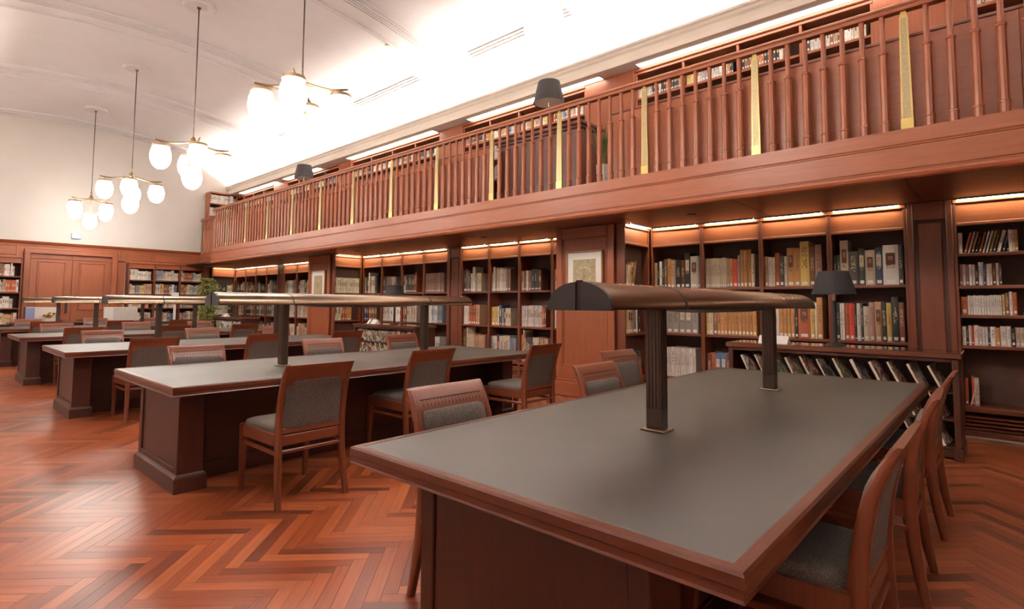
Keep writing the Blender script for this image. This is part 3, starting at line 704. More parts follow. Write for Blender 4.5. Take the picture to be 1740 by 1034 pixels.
# --- gallery bookcases
U = [4.12,3.76,3.40,3.02,2.66]
def upper_case(y1, y0, nb, label):
    b = thing('gallery_bookcase', (6.70,y1,2.60), label, 'bookcase', 'gallery bookcases', RZ); ORG[b.name] = (0,0,0)
    W = y1-y0; t = 0.03
    for k in range(nb+1):
        x = min(max(W*k/nb-t/2,0),W-t); MB().box(x,0,0,x+t,0.30,1.86,0.003).build('divider','wood_z',b,org=(0,0,0))
    for z in U: MB().box(0,0.012,z-2.60-0.03,W,0.30,z-2.60,0.003).build('shelf','wood_x',b,org=(0,0,0))
    MB().box(0,0.29,0,W,0.305,1.86).build('back_panel','back_panel',b,org=(0,0,0))
    MB().box(0,-0.01,1.845,W,0.305,1.88,0.005).build('top_rail','wood_x',b,org=(0,0,0))
    MB().box(0,-0.03,1.885,W,0.305,1.937,0.012).build('crown_moulding','wood_x',b,org=(0,0,0))
    for k in range(nb):
        for z in U[:3]:
            w = W/nb; fill((6.70,y1-k*w,0), RZ, w, z, rnd_spec(w, PALE+'kkdbgs', 190, 265, 18, 40, random.uniform(0.75,1.0)), '', False)
ucs = [(YF-0.02,14.95),(14.2,11.55),(11.0,7.9),(7.25,4.55),(3.72,0.9),(0.15,-2.6)]
for i,(a,b) in enumerate(ucs): upper_case(a, b, 4 if i != 5 else 3, 'wooden bookcase behind the gallery railing, %s from the end wall' % ORD[i])
for i,(a,b) in enumerate([(14.95,14.2),(11.55,11.0),(7.9,7.25),(4.55,3.72),(0.9,0.15),(-2.6,-3.3)]):
    struct(MB().box(6.68,b,2.60,XB,a,4.54,0.004), 'pilaster_gallery_%d'%(i+1), 'wood_z', 'flat wood panel between gallery bookcases, %s from the end wall' % ORD[i], 'pilaster')
for i,(a,b) in enumerate(((17.0,14.6),(14.15,12.3),(11.0,7.95),(7.0,4.22),(3.62,0.3),(-0.3,-3.0))):
    s = thing('soffit_light', (6.61,(a+b)/2,4.54), 'long white light panel under the gallery cornice, %s from the end wall' % ORD[i], 'light', 'cornice light panels')
    MB().box(6.545,b,4.532,6.665,a,4.545).build('diffuser','strip_diffuser',s)
    for q in ((6.53,b-0.015,4.528,6.545,a+0.015,4.548),(6.665,b-0.015,4.528,6.68,a+0.015,4.548),(6.53,b-0.015,4.528,6.68,b,4.548),(6.53,a,4.528,6.68,a+0.015,4.548)):
        MB().box(*q).build('frame','cornice_paint',s)
# free-standing bookcase at the end of the gallery
loc = (5.87,YF-0.36,2.60)
b = bookcase(loc, 0, 0.80, [1.60,1.22,0.84,0.46,0.10], 'plain wooden bookcase against the end wall up on the gallery', None, top=1.94, header=0.05, depth=0.33, grille=False, mat='wood')
for z in (1.60,1.22,0.84): fill(loc, 0, 0.80, z, rnd_spec(0.80,'wwwclwsg',210,290,22,40,0.95), '', False)
bo = BULK.build('books', 'book_mixed'); tag(bo, 'small distant books filling the gallery, end wall and far alcove shelves', 'book', None, 'stuff')

# ================================================================== MAGAZINE RACKS
def box_rot(mb, x0,y0,z0,x1,y1,z1, piv, ang):
    n = len(mb.v); mb.box(x0,y0,z0,x1,y1,z1)
    M = Matrix.Translation(piv) @ Matrix.Rotation(ang,4,'Y') @ Matrix.Translation(-Vector(piv))
    mb.v[n:] = [tuple(M @ Vector(p)) for p in mb.v[n:]]
def rack(yl, W, label, where, tiers):
    loc = (5.70,yl,0); r = thing('magazine_rack', loc, label, 'magazine rack', 'magazine racks', RZ); ORG[r.name] = (0,0,0)
    d = 0.44; P = lambda mb,n,m: mb.build(n,m,r,org=(0,0,0))
    P(MB().box(-0.02,-0.02,0.815,W+0.02,d+0.02,0.862,0.006),'top','rack_top')
    for x0 in (0,W-0.045): P(MB().box(x0,0,0.10,x0+0.045,d,0.815,0.004),'side_panel','dark_wood_z')
    for x0 in (-0.008,W-0.055): P(MB().box(x0,-0.012,0,x0+0.063,d,0.10,0.006),'foot','dark_wood_x')
    P(MB().box(0.045,d-0.02,0.08,W-0.045,d,0.815),'back_panel','dark_wood_z')
    P(MB().box(0.045,0.02,0.02,W-0.045,d,0.085,0.003),'plinth','dark_wood_x')
    P(MB().box(0.045,0.0,0.785,W-0.045,0.02,0.815,0.003),'front_rail','dark_wood_x')
    for z in (0.105,0.325,0.545): P(MB().box(0.045,0.01,z-0.018,W-0.045,d-0.02,z,0.003),'ledge','dark_wood_x')
    for ti,(z,n) in enumerate(zip((0.545,0.325,0.105),tiers)):
        for k in range(n):
            th = random.choice((0.010,0.014,0.020)); a = math.radians(-24)
            x = 0.20+(W-0.32)*k/max(n-1,1)
            H = random.uniform(0.205,0.232); dd = 0.19
            o = bpy.data.objects.new('magazine', MB().box(0,0,0,th,dd,H).mesh('magazine','page_paper')); COL.objects.link(o)
            o.matrix_world = Matrix.Translation(xform(loc,RZ,(x,0.012,z+0.001))) @ Matrix.Rotation(RZ,4,'Z') @ Matrix.Rotation(a,4,'Y') @ Matrix.Rotation(math.radians(-11),4,'Z')
            tag(o, 'leaning magazine, %s from left, %s tier of the %s' % (ORD[k],('top','middle','bottom')[ti],where), 'magazine', 'magazines in the racks')
            MB().box(th,-0.001,-0.001,th+0.003,dd,H+0.001).build('cover','cover_'+random.choice('abcd'),o,org=(0,0,0))
            MB().box(-0.002,-0.001,-0.001,0,dd,H+0.001).build('back_cover','cover_'+random.choice('abcd'),o,org=(0,0,0))
    return r
wood('rack_top', (0.10,0.034,0.019), (0.16,0.056,0.030), 'x', 0.10)
rack(2.12, 1.84, 'dark wooden magazine rack with glossy top behind the front table', 'nearest rack', (12,9,9))
rack(9.15, 1.84, 'dark wooden magazine rack in the middle alcove behind the second table', 'middle rack', (12,12,0))
rack(16.18, 1.84, 'dark wooden magazine rack in the farthest alcove', 'farthest rack', (8,0,0))
for i,yb in enumerate((0,7.03,14.06)):
    for j,y in enumerate((1.83,1.66)):
        c = MB().prism([(-0.06,0),(0.0,0.075),(0.004,0.075),(0.062,0)],'y',-0.075 if j else -0.03,0.075 if j else 0.03)
        single(c, 'card_sign', 'white_paper', ('left','right')[j]+' white folded card standing on the '+('nearest','middle','farthest')[i]+' magazine rack', 'sign', 'cards on the racks', (5.86,y+yb,0.8625))
def shade_lamp(x,y,z, zs, rb, rt, hs, label, group, gallery=False):
    L = thing('shade_lamp', (x,y,z), label, 'lamp', group)
    MB().lathe([(0.085,0),(0.085,0.012),(0.06,0.02),(0.02,0.028),(0.016,0.03)],0,0,20).build('base','cap_black',L,smooth=40,org=(0,0,0))
    MB().lathe([(0.020,0.02),(0.020,zs-z-0.06)],0,0,12).build('stem','cap_black',L,smooth=40,org=(0,0,0))
    MB().lathe([(0.016,zs-z-0.06),(0.016,zs-z+0.05),(0.01,zs-z+0.08)],0,0,12).build('socket','shade_inner',L,smooth=40,org=(0,0,0))
    sh = MB().loft([[(r*math.cos(2*PI*i/32),r*math.sin(2*PI*i/32),q) for i in range(32)] for r,q in ((rb,zs-z),(rt,zs-z+hs),(rt-0.006,zs-z+hs),(rb-0.006,zs-z))],cap=False)
    s = sh.build('lamp_shade','shade_black',L,smooth=40,org=(0,0,0))
    MB().lathe([(rb-0.008,zs-z+0.004),(rb-0.008,zs-z+0.008),(0.02,zs-z+0.02)],0,0,28).build('diffuser','shade_inner',s,smooth=30,org=(0,0,0))
for i,y in enumerate((1.20,8.23,15.26)):
    shade_lamp(5.95,y,0.8625,1.35,0.19,0.128,0.22,'black shaded lamp standing on the '+('nearest','middle','farthest')[i]+' magazine rack','lamps on the racks')

# ================================================================== READING TABLES
TX0, TX1, TW, TH = 1.11, 4.62, 1.40, 0.72
TXC = (TX0+TX1)/2; L2 = (TX1-TX0)/2; H2 = TW/2
TY = [1.09,4.47,7.84,11.20,14.57]
def make_table():
    t = thing('reading_table', (0,0,0), 'x', 'table', 'reading tables'); P = lambda mb,n,m,sm=None,par=None: mb.build(n,m,par or t,sm,org=(0,0,0))
    top = P(MB().box(-L2+0.012,-H2+0.012,TH-0.055,L2-0.012,H2-0.012,TH-0.004),'top_board','dark_wood_x')
    r = 0.034
    def rim(a,b):
        pr = lambda s0,s1: None
    for s in (-1,1):      # long rims, mitred
        y0, y1 = s*H2, s*(H2-r)
        mb = MB(); prof = [(0,-0.058),(0.003,-0.061),(r,-0.061),(r,0.0),(0.006,0.0),(0.0,-0.007),(0.0,-0.030),(0.004,-0.034),(0.004,-0.052)]
        mb.loft([[(-L2+(q[0] if True else 0),s*(H2-q[0]),TH+q[1]) for q in prof],[(L2-q[0],s*(H2-q[0]),TH+q[1]) for q in prof]])
        P(mb,'rim','rim_wood',None,top)
        mb = MB(); mb.loft([[(s*(L2-q[0]),-H2+q[0],TH+q[1]) for q in prof],[(s*(L2-q[0]),H2-q[0],TH+q[1]) for q in prof]])
        P(mb,'rim','rim_wood',None,top)
    P(MB().box(-L2+r,-H2+r,TH-0.01,L2-r,H2-r,TH-0.0012),'writing_surface','leather',None,top)
    P(MB().box(-L2+0.09,-H2+0.15,TH-0.075,L2-0.09,H2-0.15,TH-0.055,0.004),'under_frame','dark_wood_x')
    for s in (-1,1):      # end pedestals
        xa, xb = s*(L2-0.12), s*(L2-0.28); x0, x1 = min(xa,xb), max(xa,xb); hw = 0.435
        p = P(MB().box(x0+0.01,-hw+0.01,0.02,x1-0.01,hw-0.01,TH-0.06),'pedestal','dark_wood_z')
        for a in (-hw,hw-0.065): P(MB().box(x0,a,0.10,x1,a+0.065,TH-0.06,0.004),'stile','dark_wood_z',None,p)
        for z0,z1 in ((0.10,0.15),(TH-0.12,TH-0.06)): P(MB().box(x0,-hw+0.065,z0,x1,hw-0.065,z1,0.003),'rail','dark_wood_y',None,p)
        pl = [(0.020,0.0),(0.020,0.092),(0.017,0.100),(0.009,0.106),(0.0,0.116)]
        mb = MB(); mb.loft([[(x0-q,-hw-q,z),(x1+q,-hw-q,z),(x1+q,hw+q,z),(x0-q,hw+q,z)] for q,z in pl]); P(mb,'plinth','dark_wood_y',None,p)
    P(MB().box(-L2+0.28,-0.20,0.03,L2-0.28,0.20,TH-0.06,0.003),'centre_panel','dark_wood_x')
    for s in (-1,1): P(MB().box(-L2+0.28,s*0.20-0.015,0.0,L2-0.28,s*0.20+0.015,0.11,0.004),'skirting','dark_wood_x')
    return t
def make_desk_lamp():
    # half-round hood on two fluted posts
    l = thing('bankers_lamp', (0,0,0), 'x', 'lamp', 'table lamps'); P = lambda mb,n,m,sm=None,par=None: mb.build(n,m,par or l,sm,org=(0,0,0))
    HB = 1.222-TH; W = 0.132; HH = 0.098; XE = 1.30
    def arc(sc=1.0, n=16, dz=0.0): return [(W*sc*math.cos(PI*i/n)*(1 if 0 < i < n else 1), HB+dz+HH*sc*(math.sin(PI*i/n)**0.85 if 0 < i < n else 0)) for i in range(n+1)]
    def shell(x0,x1):
        o = arc(); i_ = arc(0.94); poly = o+i_[::-1]
        return MB().prism(poly,'x',x0,x1)
    for x0,x1 in ((-XE,-0.732),(-0.722,0.722),(0.732,XE)): P(shell(x0,x1),'hood','bronze_hood',35)
    for x in (-0.727,0.727): P(MB().prism(arc(1.014)+arc(0.9)[::-1],'x',x-0.006,x+0.006),'seam','cap_black',35)
    for s in (-1,1):
        for (a,b) in ((0,7.6),(8.4,16)):
            pts = [(W*1.015*math.cos(PI*(a+(b-a)*i/8)/16), HB-0.003+HH*1.015*max(0,math.sin(PI*(a+(b-a)*i/8)/16))**0.85) for i in range(9)]
            pts += [(pts[-1][0],HB-0.003)] if a == 0 else [(pts[0][0],HB-0.003)]
            if a != 0: pts = [pts[-1]]+pts[:-1]
            P(MB().prism(pts,'x',s*XE,s*(XE+0.014)),'end_cap','cap_black',None)
        P(MB().box(min(s*XE,s*(XE+0.008)),-0.011,HB-0.003,max(s*XE,s*(XE+0.008)),0.011,HB+HH+0.004),'end_spine','groove_dark')
    b = MB(); rings = []
    for i in range(13):
        u = -0.66+1.32*i/12; e = math.sqrt(max(0.0,1-(u/0.66)**4)); rings.append([(u,0.10*math.cos(PI+PI*k/8),HB+0.012+(-0.028*e-0.004)*math.sin(PI*k/8)) for k in range(9)])
    b.loft(rings,cap=False,closed=False); b.box(-0.70,-0.115,HB+0.010,0.70,0.115,HB+0.016)
    P(b,'reflector','bronze_dark',40)
    for x in (-0.745,0.745):
        p = P(MB().box(x-0.028,-0.036,0.008,x+0.028,0.036,HB+0.02,0.003),'post','bronze_dark')
        for k in range(4):
            for s in (-1,1):
                P(MB().box(x-0.0305,-0.0285+k*0.0155,0.09,x+0.0305,-0.0205+k*0.0155,HB-0.01,0.002),'flute','bronze_dark',None,p) if s == 1 else None
        for k in range(3): P(MB().box(x-0.020+k*0.0155,-0.0385,0.09,x-0.012+k*0.0155,0.0385,HB-0.01,0.002),'flute','bronze_dark',None,p)
        P(MB().box(x-0.045,-0.055,0.0,x+0.045,0.055,0.008,0.002),'base_plate','aged_brass')
    return l
def make_chair():
    c = thing('reading_chair', (0,0,0), 'x', 'chair', 'reading chairs'); P = lambda mb,n,m,sm=None,par=None: mb.build(n,m,par or c,sm,org=(0,0,0))
    path = [(-0.285,0,0.015),(-0.262,0.12,0.020),(-0.244,0.25,0.024),(-0.233,0.38,0.027),(-0.233,0.48,0.026),(-0.246,0.60,0.023),(-0.270,0.71,0.020),(-0.305,0.80,0.017),(-0.335,0.852,0.013),(-0.342,0.862,0.008)]
    def cy(z):
        for (a,za,_),(b,zb,_) in zip(path[:-1],path[1:]):
            if z <= zb: return a+(b-a)*(z-za)/(zb-za)
        return path[-1][0]
    for s in (-1,1):
        mb = MB(); rings = []
        for y,z,h in path:
            x = s*(0.212 if z > 0.3 else 0.212+0.014*(0.3-z)/0.3); q = 0.018
            rings.append([(x-q,y-h*0.6,z),(x-q*0.6,y-h,z),(x+q*0.6,y-h,z),(x+q,y-h*0.6,z),(x+q,y+h*0.6,z),(x+q*0.6,y+h,z),(x-q*0.6,y+h,z),(x-q,y+h*0.6,z)])
        mb.loft(rings); P(mb,'rear_leg','chair_wood',50)
        mb = MB(); rings = []
        for z,h,dy in ((0,0.012,0.018),(0.2,0.017,0.008),(0.36,0.021,0.0),(0.44,0.021,0.0)):
            x = s*0.222; y = 0.245+dy; rings.append([(x-h,y-h,z),(x+h,y-h,z),(x+h,y+h,z),(x-h,y+h,z)])
        mb.loft(rings); P(mb,'front_leg','chair_wood')
    mb = MB(); mb.box(-0.205,0.235,0.365,0.205,0.262,0.435,0.004); mb.box(-0.20,-0.245,0.365,0.20,-0.222,0.43,0.004)
    for s in (-1,1): mb.add([(s*0.205,-0.22,0.365),(s*0.228,-0.22,0.365),(s*0.238,0.24,0.365),(s*0.213,0.24,0.365),(s*0.205,-0.22,0.435),(s*0.228,-0.22,0.435),(s*0.238,0.24,0.435),(s*0.213,0.24,0.435)],[(0,1,2,3),(4,5,6,7),(0,1,5,4),(1,2,6,5),(2,3,7,6),(3,0,4,7)])
    P(mb,'seat_frame','chair_wood')
    for s in (-1,1): P(MB().box(s*0.222-0.009,-0.235,0.310,s*0.222+0.009,0.24,0.334,0.004),'stretcher','chair_wood')
    P(MB().box(-0.21,-0.250,0.318,0.21,-0.230,0.340,0.004),'stretcher','chair_wood')
    # seat cushion
    mb = MB(); n = 10; rings = []
    def seat_xy(u,v): hw = 0.205+0.032*(v*0.5+0.5); return (u*hw, v*0.235+0.018)
    for lev,(ins,z) in enumerate(((0.0,0.432),(0.0,0.452),(0.03,0.468),(0.10,0.476),(0.30,0.482),(0.7,0.486))):
        ring = []
        for k in range(32):
            a = 2*PI*k/32; ca, sa = math.cos(a), math.sin(a); e = 0.25
            u = math.copysign(abs(ca)**e,ca)*(1-ins); v = math.copysign(abs(sa)**e,sa)*(1-ins); x,y = seat_xy(u,v); ring.append((x,y,z))
        rings.append(ring)
    mb.loft(rings); P(mb,'seat','upholstery',60)
    # crest rail and back pads follow the bend of the stiles
    zs = [0.735,0.77,0.80,0.83,0.852,0.862]
    mb = MB(); rings = []
    for z in zs:
        h = 0.016 if z < 0.84 else (0.014 if z < 0.86 else 0.008); y = cy(z); rings.append([(-0.206,y-h,z),(0.206,y-h,z),(0.206,y+h,z),(-0.206,y+h,z)])
    mb.loft(rings); cr = P(mb,'crest_rail','chair_wood',40)
    mb = MB()
    def front(z): return cy(z)+0.016
    mb.box(-0.188,front(0.812)-0.006,0.8095,0.188,front(0.812)+0.0012,0.8140)
    for k in range(17):
        x = -0.172+k*0.0215; vs = []
        for z in (0.782,0.812):
            y = front(z); vs += [(x-0.0022,y-0.006,z),(x+0.0022,y-0.006,z),(x+0.0022,y+0.0010,z),(x-0.0022,y+0.0010,z)]
        mb.add(vs,[(0,1,2,3),(4,5,6,7),(0,1,5,4),(1,2,6,5),(2,3,7,6),(3,0,4,7)])
    P(mb,'carved_grooves','groove_dark',None,cr)
    for nm,s,zlo,zhi,tk in (('back_pad',1,0.47,0.769,0.024),('rear_upholstery',-1,0.46,0.775,0.012)):
        mb = MB(); rings = []; K = 9
        for i in range(K):
            z = zlo+(zhi-zlo)*(0,0.035,0.15,0.32,0.5,0.68,0.85,0.965,1)[i]; e = 1 if 1 < i < K-2 else (0.9 if 0 < i < K-1 else 0.45); y = cy(z)
            ring = []
            for j in range(11):
                t = -1+0.2*j; bul = tk*e*(1-abs(t)**14*0.7); ring.append((t*0.192,y+s*(0.006+bul),z))
            ring += [(0.192,y+s*0.001,z),(-0.192,y+s*0.001,z)]
            rings.append(ring)
        mb.loft(rings); P(mb,nm,'upholstery',50)
    mb = MB(); mb.box(-0.20,cy(0.455)-0.014,0.436,0.20,cy(0.455)+0.014,0.470,0.004); P(mb,'lower_rail','chair_wood')
    return c
tw = ['front','second','third','fourth','fifth']
tb = make_table(); lp = make_desk_lamp(); ch = make_chair()
for i,yc in enumerate(TY):
    o = tb if i == 0 else copy_tree(tb); o.location = (TXC,yc,0)
    tag(o, ('long dark wooden reading table with grey writing surface nearest the viewer','long grey-topped reading table, second from the front','long grey-topped reading table, third from the front','long grey-topped reading table, fourth from the front','long grey-topped reading table farthest from the viewer')[i])
    o = lp if i == 0 else copy_tree(lp); o.location = (TXC,yc,TH)
    tag(o, 'long bronze half-round lamp on two posts on the %s reading table' % tw[i])
CH = {0:([(2.02,0.56,0),(3.04,0.56,2),(3.99,0.56,0)],[(1.73,1.64,0),(2.98,1.63,0),(3.95,2.06,-4)]),
      1:([(1.77,3.545,0),(2.96,3.86,0),(4.08,3.56,0)],[(1.75,5.02,0),(2.98,5.06,0),(4.10,5.20,0)]),
      2:([(1.80,7.05,0),(2.98,7.05,0),(4.10,7.05,0)],[(1.77,8.60,0),(2.97,8.55,0),(4.10,8.62,0)]),
      3:([(1.78,10.45,0),(2.97,10.42,0),(4.08,10.40,0)],[(1.78,11.95,0),(2.95,11.95,0),(4.05,11.95,0)]),
      4:([(1.80,13.85,0),(2.97,13.80,0),(4.08,13.80,0)],[(1.78,15.30,0),(2.95,15.30,0),(4.05,15.30,0)])}
first = True
for i in range(5):
    for side in (0,1):
        for j,(x,y,a) in enumerate(CH[i][side]):
            o = ch if first else copy_tree(ch); first = False
            o.location = (x,y,0); o.rotation_euler = (0,0,math.radians(a)+(PI if side else 0))
            tag(o, 'wooden chair with grey upholstery, %s from left on the %s side of the %s table' % (ORD[j],('near','far')[side],tw[i]))

# ================================================================== FRAMED PRINTS
for i,yc in enumerate((4.135,11.165)):
    p = thing('framed_print', (6.05,yc,1.20), 'framed ornamental print in ochre tones on the '+('nearer','farther')+' pillar' if False else 'gold-framed ochre print on the %s pillar' % ('nearer','farther')[i], 'picture', 'prints on the pillars')
    x = 6.05; a, b, z0, z1 = yc-0.29, yc+0.29, 1.20, 1.955
    for q in ((x-0.028,a,z0,x,a+0.022,z1),(x-0.028,b-0.022,z0,x,b,z1),(x-0.028,a,z0,x,b,z0+0.022),(x-0.028,a,z1-0.022,x,b,z1)):
        MB().box(*q,0.004).build('frame','frame_gold',p) if 'frame_gold' in MATS else (wood('frame_gold',(0.30,0.15,0.06),(0.42,0.22,0.09),'z',0.35), MB().box(*q,0.004).build('frame','frame_gold',p))
    MB().box(x-0.016,a+0.02,z0+0.02,x-0.010,b-0.02,z1-0.02).build('mount','white_paper',p)
    pr_ = MB().box(x-0.019,a+0.11,z0+0.12,x-0.015,b-0.11,z1-0.115).build('print','print_art',p)
    mb = MB(); ring = lambda r,zc,xx: [(xx,yc+r*math.cos(2*PI*k/28),zc+r*math.sin(2*PI*k/28)) for k in range(28)]
    mb.loft([ring(0.125,1.63,x-0.0185),ring(0.125,1.63,x-0.0205),ring(0.095,1.63,x-0.0205),ring(0.095,1.63,x-0.0185)],cap=False)
    mb.build('print_ring','leaf_print',p) if 'leaf_print' in MATS else (plain('leaf_print',(0.40,0.37,0.27),0.5,0,0.3,30), mb.build('print_ring','leaf_print',p))

# ================================================================== CHANDELIERS
def make_chandelier():
    c = thing('chandelier', (0,0,0), 'x', 'chandelier', 'chandeliers over the tables'); P = lambda mb,n,m,sm=40,par=None: mb.build(n,m,par or c,sm,org=(0,0,0))
    top = 2.20
    P(MB().lathe([(0.009,0.12),(0.009,top-0.01)],0,0,8),'rod','bronze_dark')
    P(MB().lathe([(0.05,top-0.05),(0.10,top-0.035),(0.15,top-0.035),(0.185,top-0.06),(0.215,top-0.062),(0.235,top-0.045),(0.24,top-0.01),(0.24,top+0.01),(0.10,top+0.02)],0,0,28),'canopy','plaster')
    P(MB().lathe([(0.025,top-0.075),(0.03,top-0.05),(0.012,top-0.03)],0,0,14),'canopy_boss','bronze_dark')
    P(MB().tube([(0.028*math.cos(2*PI*k/14),0,0.115+0.034*math.sin(2*PI*k/14)) for k in range(15)],0.007,6),'ring','aged_brass')
    P(MB().lathe([(0.022,-0.06),(0.045,-0.05),(0.05,-0.02),(0.04,0.02),(0.035,0.05),(0.012,0.085)],0,0,16),'hub','aged_brass')
    P(MB().lathe([(0.008,-0.36),(0.008,-0.05)],0,0,8),'drop_rod','aged_brass')
    gp = [(0.05,-0.01),(0.105,-0.025),(0.128,-0.08),(0.140,-0.15),(0.136,-0.21),(0.118,-0.27),(0.085,-0.32),(0.045,-0.348),(0.012,-0.355)]
    def globe(x,y,z,cap=True):
        g = P(MB().lathe([(r,z+q) for r,q in gp],x,y,24),'globe','globe_glass')
        P(MB().lathe([(0.03,z+0.03),(0.05,z+0.022),(0.118,z+0.016),(0.121,z-0.018),(0.112,z-0.022)],x,y,24),'cap','aged_brass',40,g)
        P(MB().lathe([(0.006,z+0.02),(0.006,z+0.085)],x,y,8),'stem','aged_brass',40,g)
    for k in range(4):
        a = PI/2*k; u = (math.cos(a),math.sin(a)); pts = []; rad = []
        for r,z in ((0.03,-0.01),(0.12,-0.035),(0.22,-0.058),(0.32,-0.072),(0.40,-0.066),(0.50,-0.05)): pts.append((u[0]*r,u[1]*r,z)); rad.append(0.016 if r < 0.45 else 0.010)
        P(MB().tube(pts,rad,8),'arm','aged_brass')
        globe(u[0]*0.42,u[1]*0.42,-0.135)
    globe(0,0,-0.385)
    return c
cn = make_chandelier()
for i,(y,fr) in enumerate(((5.75,-0.20),(9.22,0.16),(12.68,-0.07),(16.2,1.0),(2.28,0.1))):
    o = cn if i == 0 else copy_tree(cn); o.location = (VC,y,3.714)
    n = Vector((-VC,-y)).normalized(); n = Vector((n.x-fr*n.y,n.y+fr*n.x)) if i < 4 else n; o.rotation_euler = (0,0,math.atan2(n.y,n.x))
    tag(o, 'brass chandelier with five white glass globes, '+('largest one hanging fully in view','second largest from the viewer','third from the viewer','smallest one near the end wall','only its underside showing at the top edge')[i])

# ================================================================== ON THE GALLERY
def cabinet(yc,label):
    c = thing('gallery_cabinet', (5.85,yc,2.60), label, 'cabinet', 'dark gallery cabinets')
    y0, y1 = yc-0.72, yc+0.72
    MB().box(5.66,y0,2.60,6.10,y1,3.52,0.004).build('body','cabinet_wood',c)
    MB().box(5.61,y0-0.05,3.545,6.15,y1+0.05,3.59,0.008).build('top','cabinet_wood',c)
    MB().box(5.635,y0-0.025,3.50,6.125,y1+0.025,3.545,0.01).build('top_moulding','cabinet_wood',c)
    MB().box(5.645,y0-0.01,2.60,6.11,y1+0.01,2.70,0.006).build('plinth','cabinet_wood',c)
cabinet(4.65,'dark wooden cabinet behind the railing below the nearer gallery lamp')
cabinet(11.45,'dark wooden cabinet behind the railing below the farther gallery lamp')
for i,y in enumerate((4.52,11.40)):
    shade_lamp(5.76,y,3.5905,3.99,0.215,0.150,0.29,'dark shaded lamp rising above the gallery railing, '+('nearer one','farther one')[i],'gallery lamps',True)
def snake_plant(x,y,z,label,grp):
    p = thing('snake_plant', (x,y,z), label, 'plant', grp)
    MB().lathe([(0.055,0),(0.06,0.01),(0.075,0.34),(0.078,0.36),(0.068,0.36),(0.066,0.33)],0,0,18).build('pot','pot_white',p,smooth=40,org=(0,0,0))
    MB().lathe([(0.066,0.325),(0.066,0.335),(0.01,0.338)],0,0,14).build('soil','soil',p,org=(0,0,0))
    for k in range(9):
        a = random.uniform(0,2*PI); ln = random.uniform(0.30,0.52); lean = random.uniform(0.06,0.22); mb = MB(); L = []; Rr = []
        px, py = 0.03*math.cos(a), 0.03*math.sin(a); tx, ty = -math.sin(a), math.cos(a)
        rings = []
        for i in range(7):
            t = i/6; wdt = 0.022*math.sin(PI*min(0.98,t*0.9+0.12))**0.7; cx_, cy_ = px+math.cos(a)*lean*t*t, py+math.sin(a)*lean*t*t; zz = 0.33+ln*t
            th = 0.003; rings.append([(cx_-tx*wdt,cy_-ty*wdt,zz),(cx_-math.cos(a)*th,cy_-math.sin(a)*th,zz),(cx_+tx*wdt,cy_+ty*wdt,zz),(cx_+math.cos(a)*th,cy_+math.sin(a)*th,zz)])
        mb.loft(rings); mb.build('leaf','leaf_dark',p,smooth=50,org=(0,0,0))
snake_plant(5.68,3.62,2.60,'spiky green plant in a white pot right of the nearer gallery cabinet','plants by the gallery cabinets')
snake_plant(5.68,5.60,2.60,'spiky green plant in a white pot left of the nearer gallery cabinet','plants by the gallery cabinets')

# ================================================================== FAR END OF THE ROOM
ds = thing('reception_desk', (2.9,16.6,0), 'dark low service desk in front of the double door', 'desk')
MB().box(1.55,16.35,0.72,4.35,16.95,0.76,0.004).build('worktop','dark_wood_x',ds); MB().box(1.62,16.42,0,4.28,16.46,0.72).build('front_panel','dark_wood_x',ds)
for x in (1.62,4.24): MB().box(x,16.46,0,x+0.04,16.90,0.72).build('side_panel','dark_wood_z',ds)
def screen(x0,x1,label):
    s = thing('desk_screen', ((x0+x1)/2,16.5,0.76), label, 'screen', 'screens on the service desk')
    MB().box(x0,16.50,0.765,x1,16.53,1.11,0.004).build('panel','desk_white',s)
    for x in (x0+0.05,x1-0.10): MB().box(x,16.46,0.7605,x+0.05,16.57,0.770).build('foot','steel',s)
    return s
s = screen(1.80,2.44,'white desk screen with a blue strip left on the service desk'); MB().box(1.83,16.492,0.78,1.98,16.50,1.10).build('blue_strip','desk_blue',s)
MB().box(1.795,16.49,0.765,1.82,16.54,1.115).build('edge_post','cap_black',s)
s = screen(3.27,3.98,'white desk screen with a pinned sheet right on the service desk'); MB().box(3.29,16.493,0.80,3.47,16.50,1.10).build('sheet','white_paper',s)
fp = thing('flower_arrangement', (2.27,16.42,0.7605), 'orange and yellow flower arrangement in a pale box on the service desk', 'flowers')
MB().box(-0.12,-0.05,0,0.12,0.05,0.09,0.005).build('planter','desk_white',fp,org=(0,0,0))
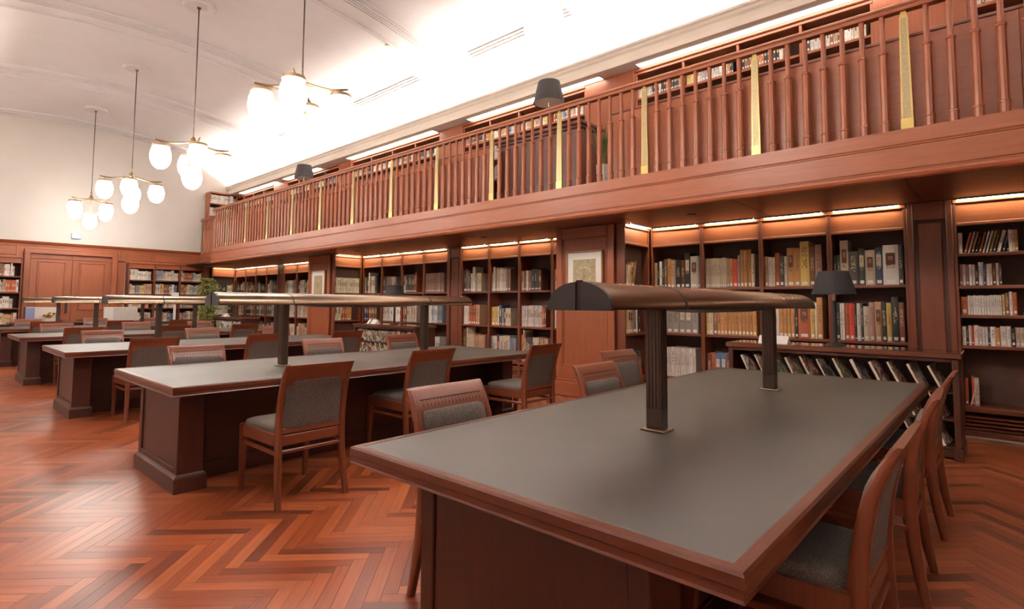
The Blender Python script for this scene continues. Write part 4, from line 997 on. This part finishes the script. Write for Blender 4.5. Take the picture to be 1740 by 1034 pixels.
for k in range(26):
    a = random.uniform(0,2*PI); r = random.uniform(0,0.16); z = 0.11+random.uniform(0,0.13)*(1-r*2); q = random.uniform(0.018,0.034)
    b = MB(); b.loft([[(r*math.cos(a)+q*s_*math.cos(2*PI*i/8),r*math.sin(a)*0.5+q*s_*math.sin(2*PI*i/8),z+h_*q) for i in range(8)] for s_,h_ in ((0.2,-0.7),(0.7,-0.3),(1.0,0.3),(0.6,0.6),(0.2,0.4))])
    b.build('bloom',random.choice(('flower_orange','flower_orange','flower_yellow','leaf_dark')),fp,org=(0,0,0))
st = thing('sign_stand', (4.85,16.6,0), 'slim white stand with paper notices before the end bookcases', 'sign stand')
MB().lathe([(0.14,0),(0.14,0.012),(0.03,0.02)],0,0,20).build('base','steel',st,org=(0,0,0)); MB().box(-0.03,-0.012,0.015,0.03,0.012,1.28,0.003).build('post','white_paper',st,org=(0,0,0))
MB().box(-0.10,-0.02,1.20,0.08,-0.012,1.50,0.003).build('notice','white_paper',st,org=(0,0,0))
pp = thing('tall_plant', (5.72,16.75,0), 'tall leafy green climbing plant beside the farthest magazine rack', 'plant')
MB().lathe([(0.15,0),(0.17,0.02),(0.20,0.36),(0.21,0.38),(0.185,0.38),(0.18,0.34)],0,0,24).build('pot','pot_white',pp,smooth=40,org=(0,0,0))
MB().lathe([(0.18,0.335),(0.18,0.345),(0.01,0.35)],0,0,16).build('soil','soil',pp,org=(0,0,0)); MB().lathe([(0.03,0.34),(0.03,1.75)],0,0,10).build('moss_pole','soil',pp,org=(0,0,0))
fo = MB()
for k in range(900):
    a = random.uniform(0,2*PI); z = random.uniform(0.45,1.92); rad = 0.30*(1-((z-1.6)/1.5)**2*0.5) if z > 1.1 else 0.26
    if z > 1.6: rad = 0.34*math.sqrt(max(0.05,1-((z-1.6)/0.36)**2))
    r = rad*math.sqrt(random.random()); c = Vector((r*math.cos(a),r*math.sin(a),z)); u = Vector((random.gauss(0,1),random.gauss(0,1),random.gauss(0,0.7))).normalized(); v = u.orthogonal().normalized(); s_ = random.uniform(0.03,0.055)
    nn = u.cross(v)*s_*0.18
    fo.add([tuple(c-u*s_),tuple(c+v*s_*0.45+nn),tuple(c+u*s_),tuple(c-v*s_*0.45+nn)],[(0,1,2),(0,2,3)])
f = fo.build('foliage','leaf_light',pp,org=(0,0,0)); f['kind'] = 'stuff'
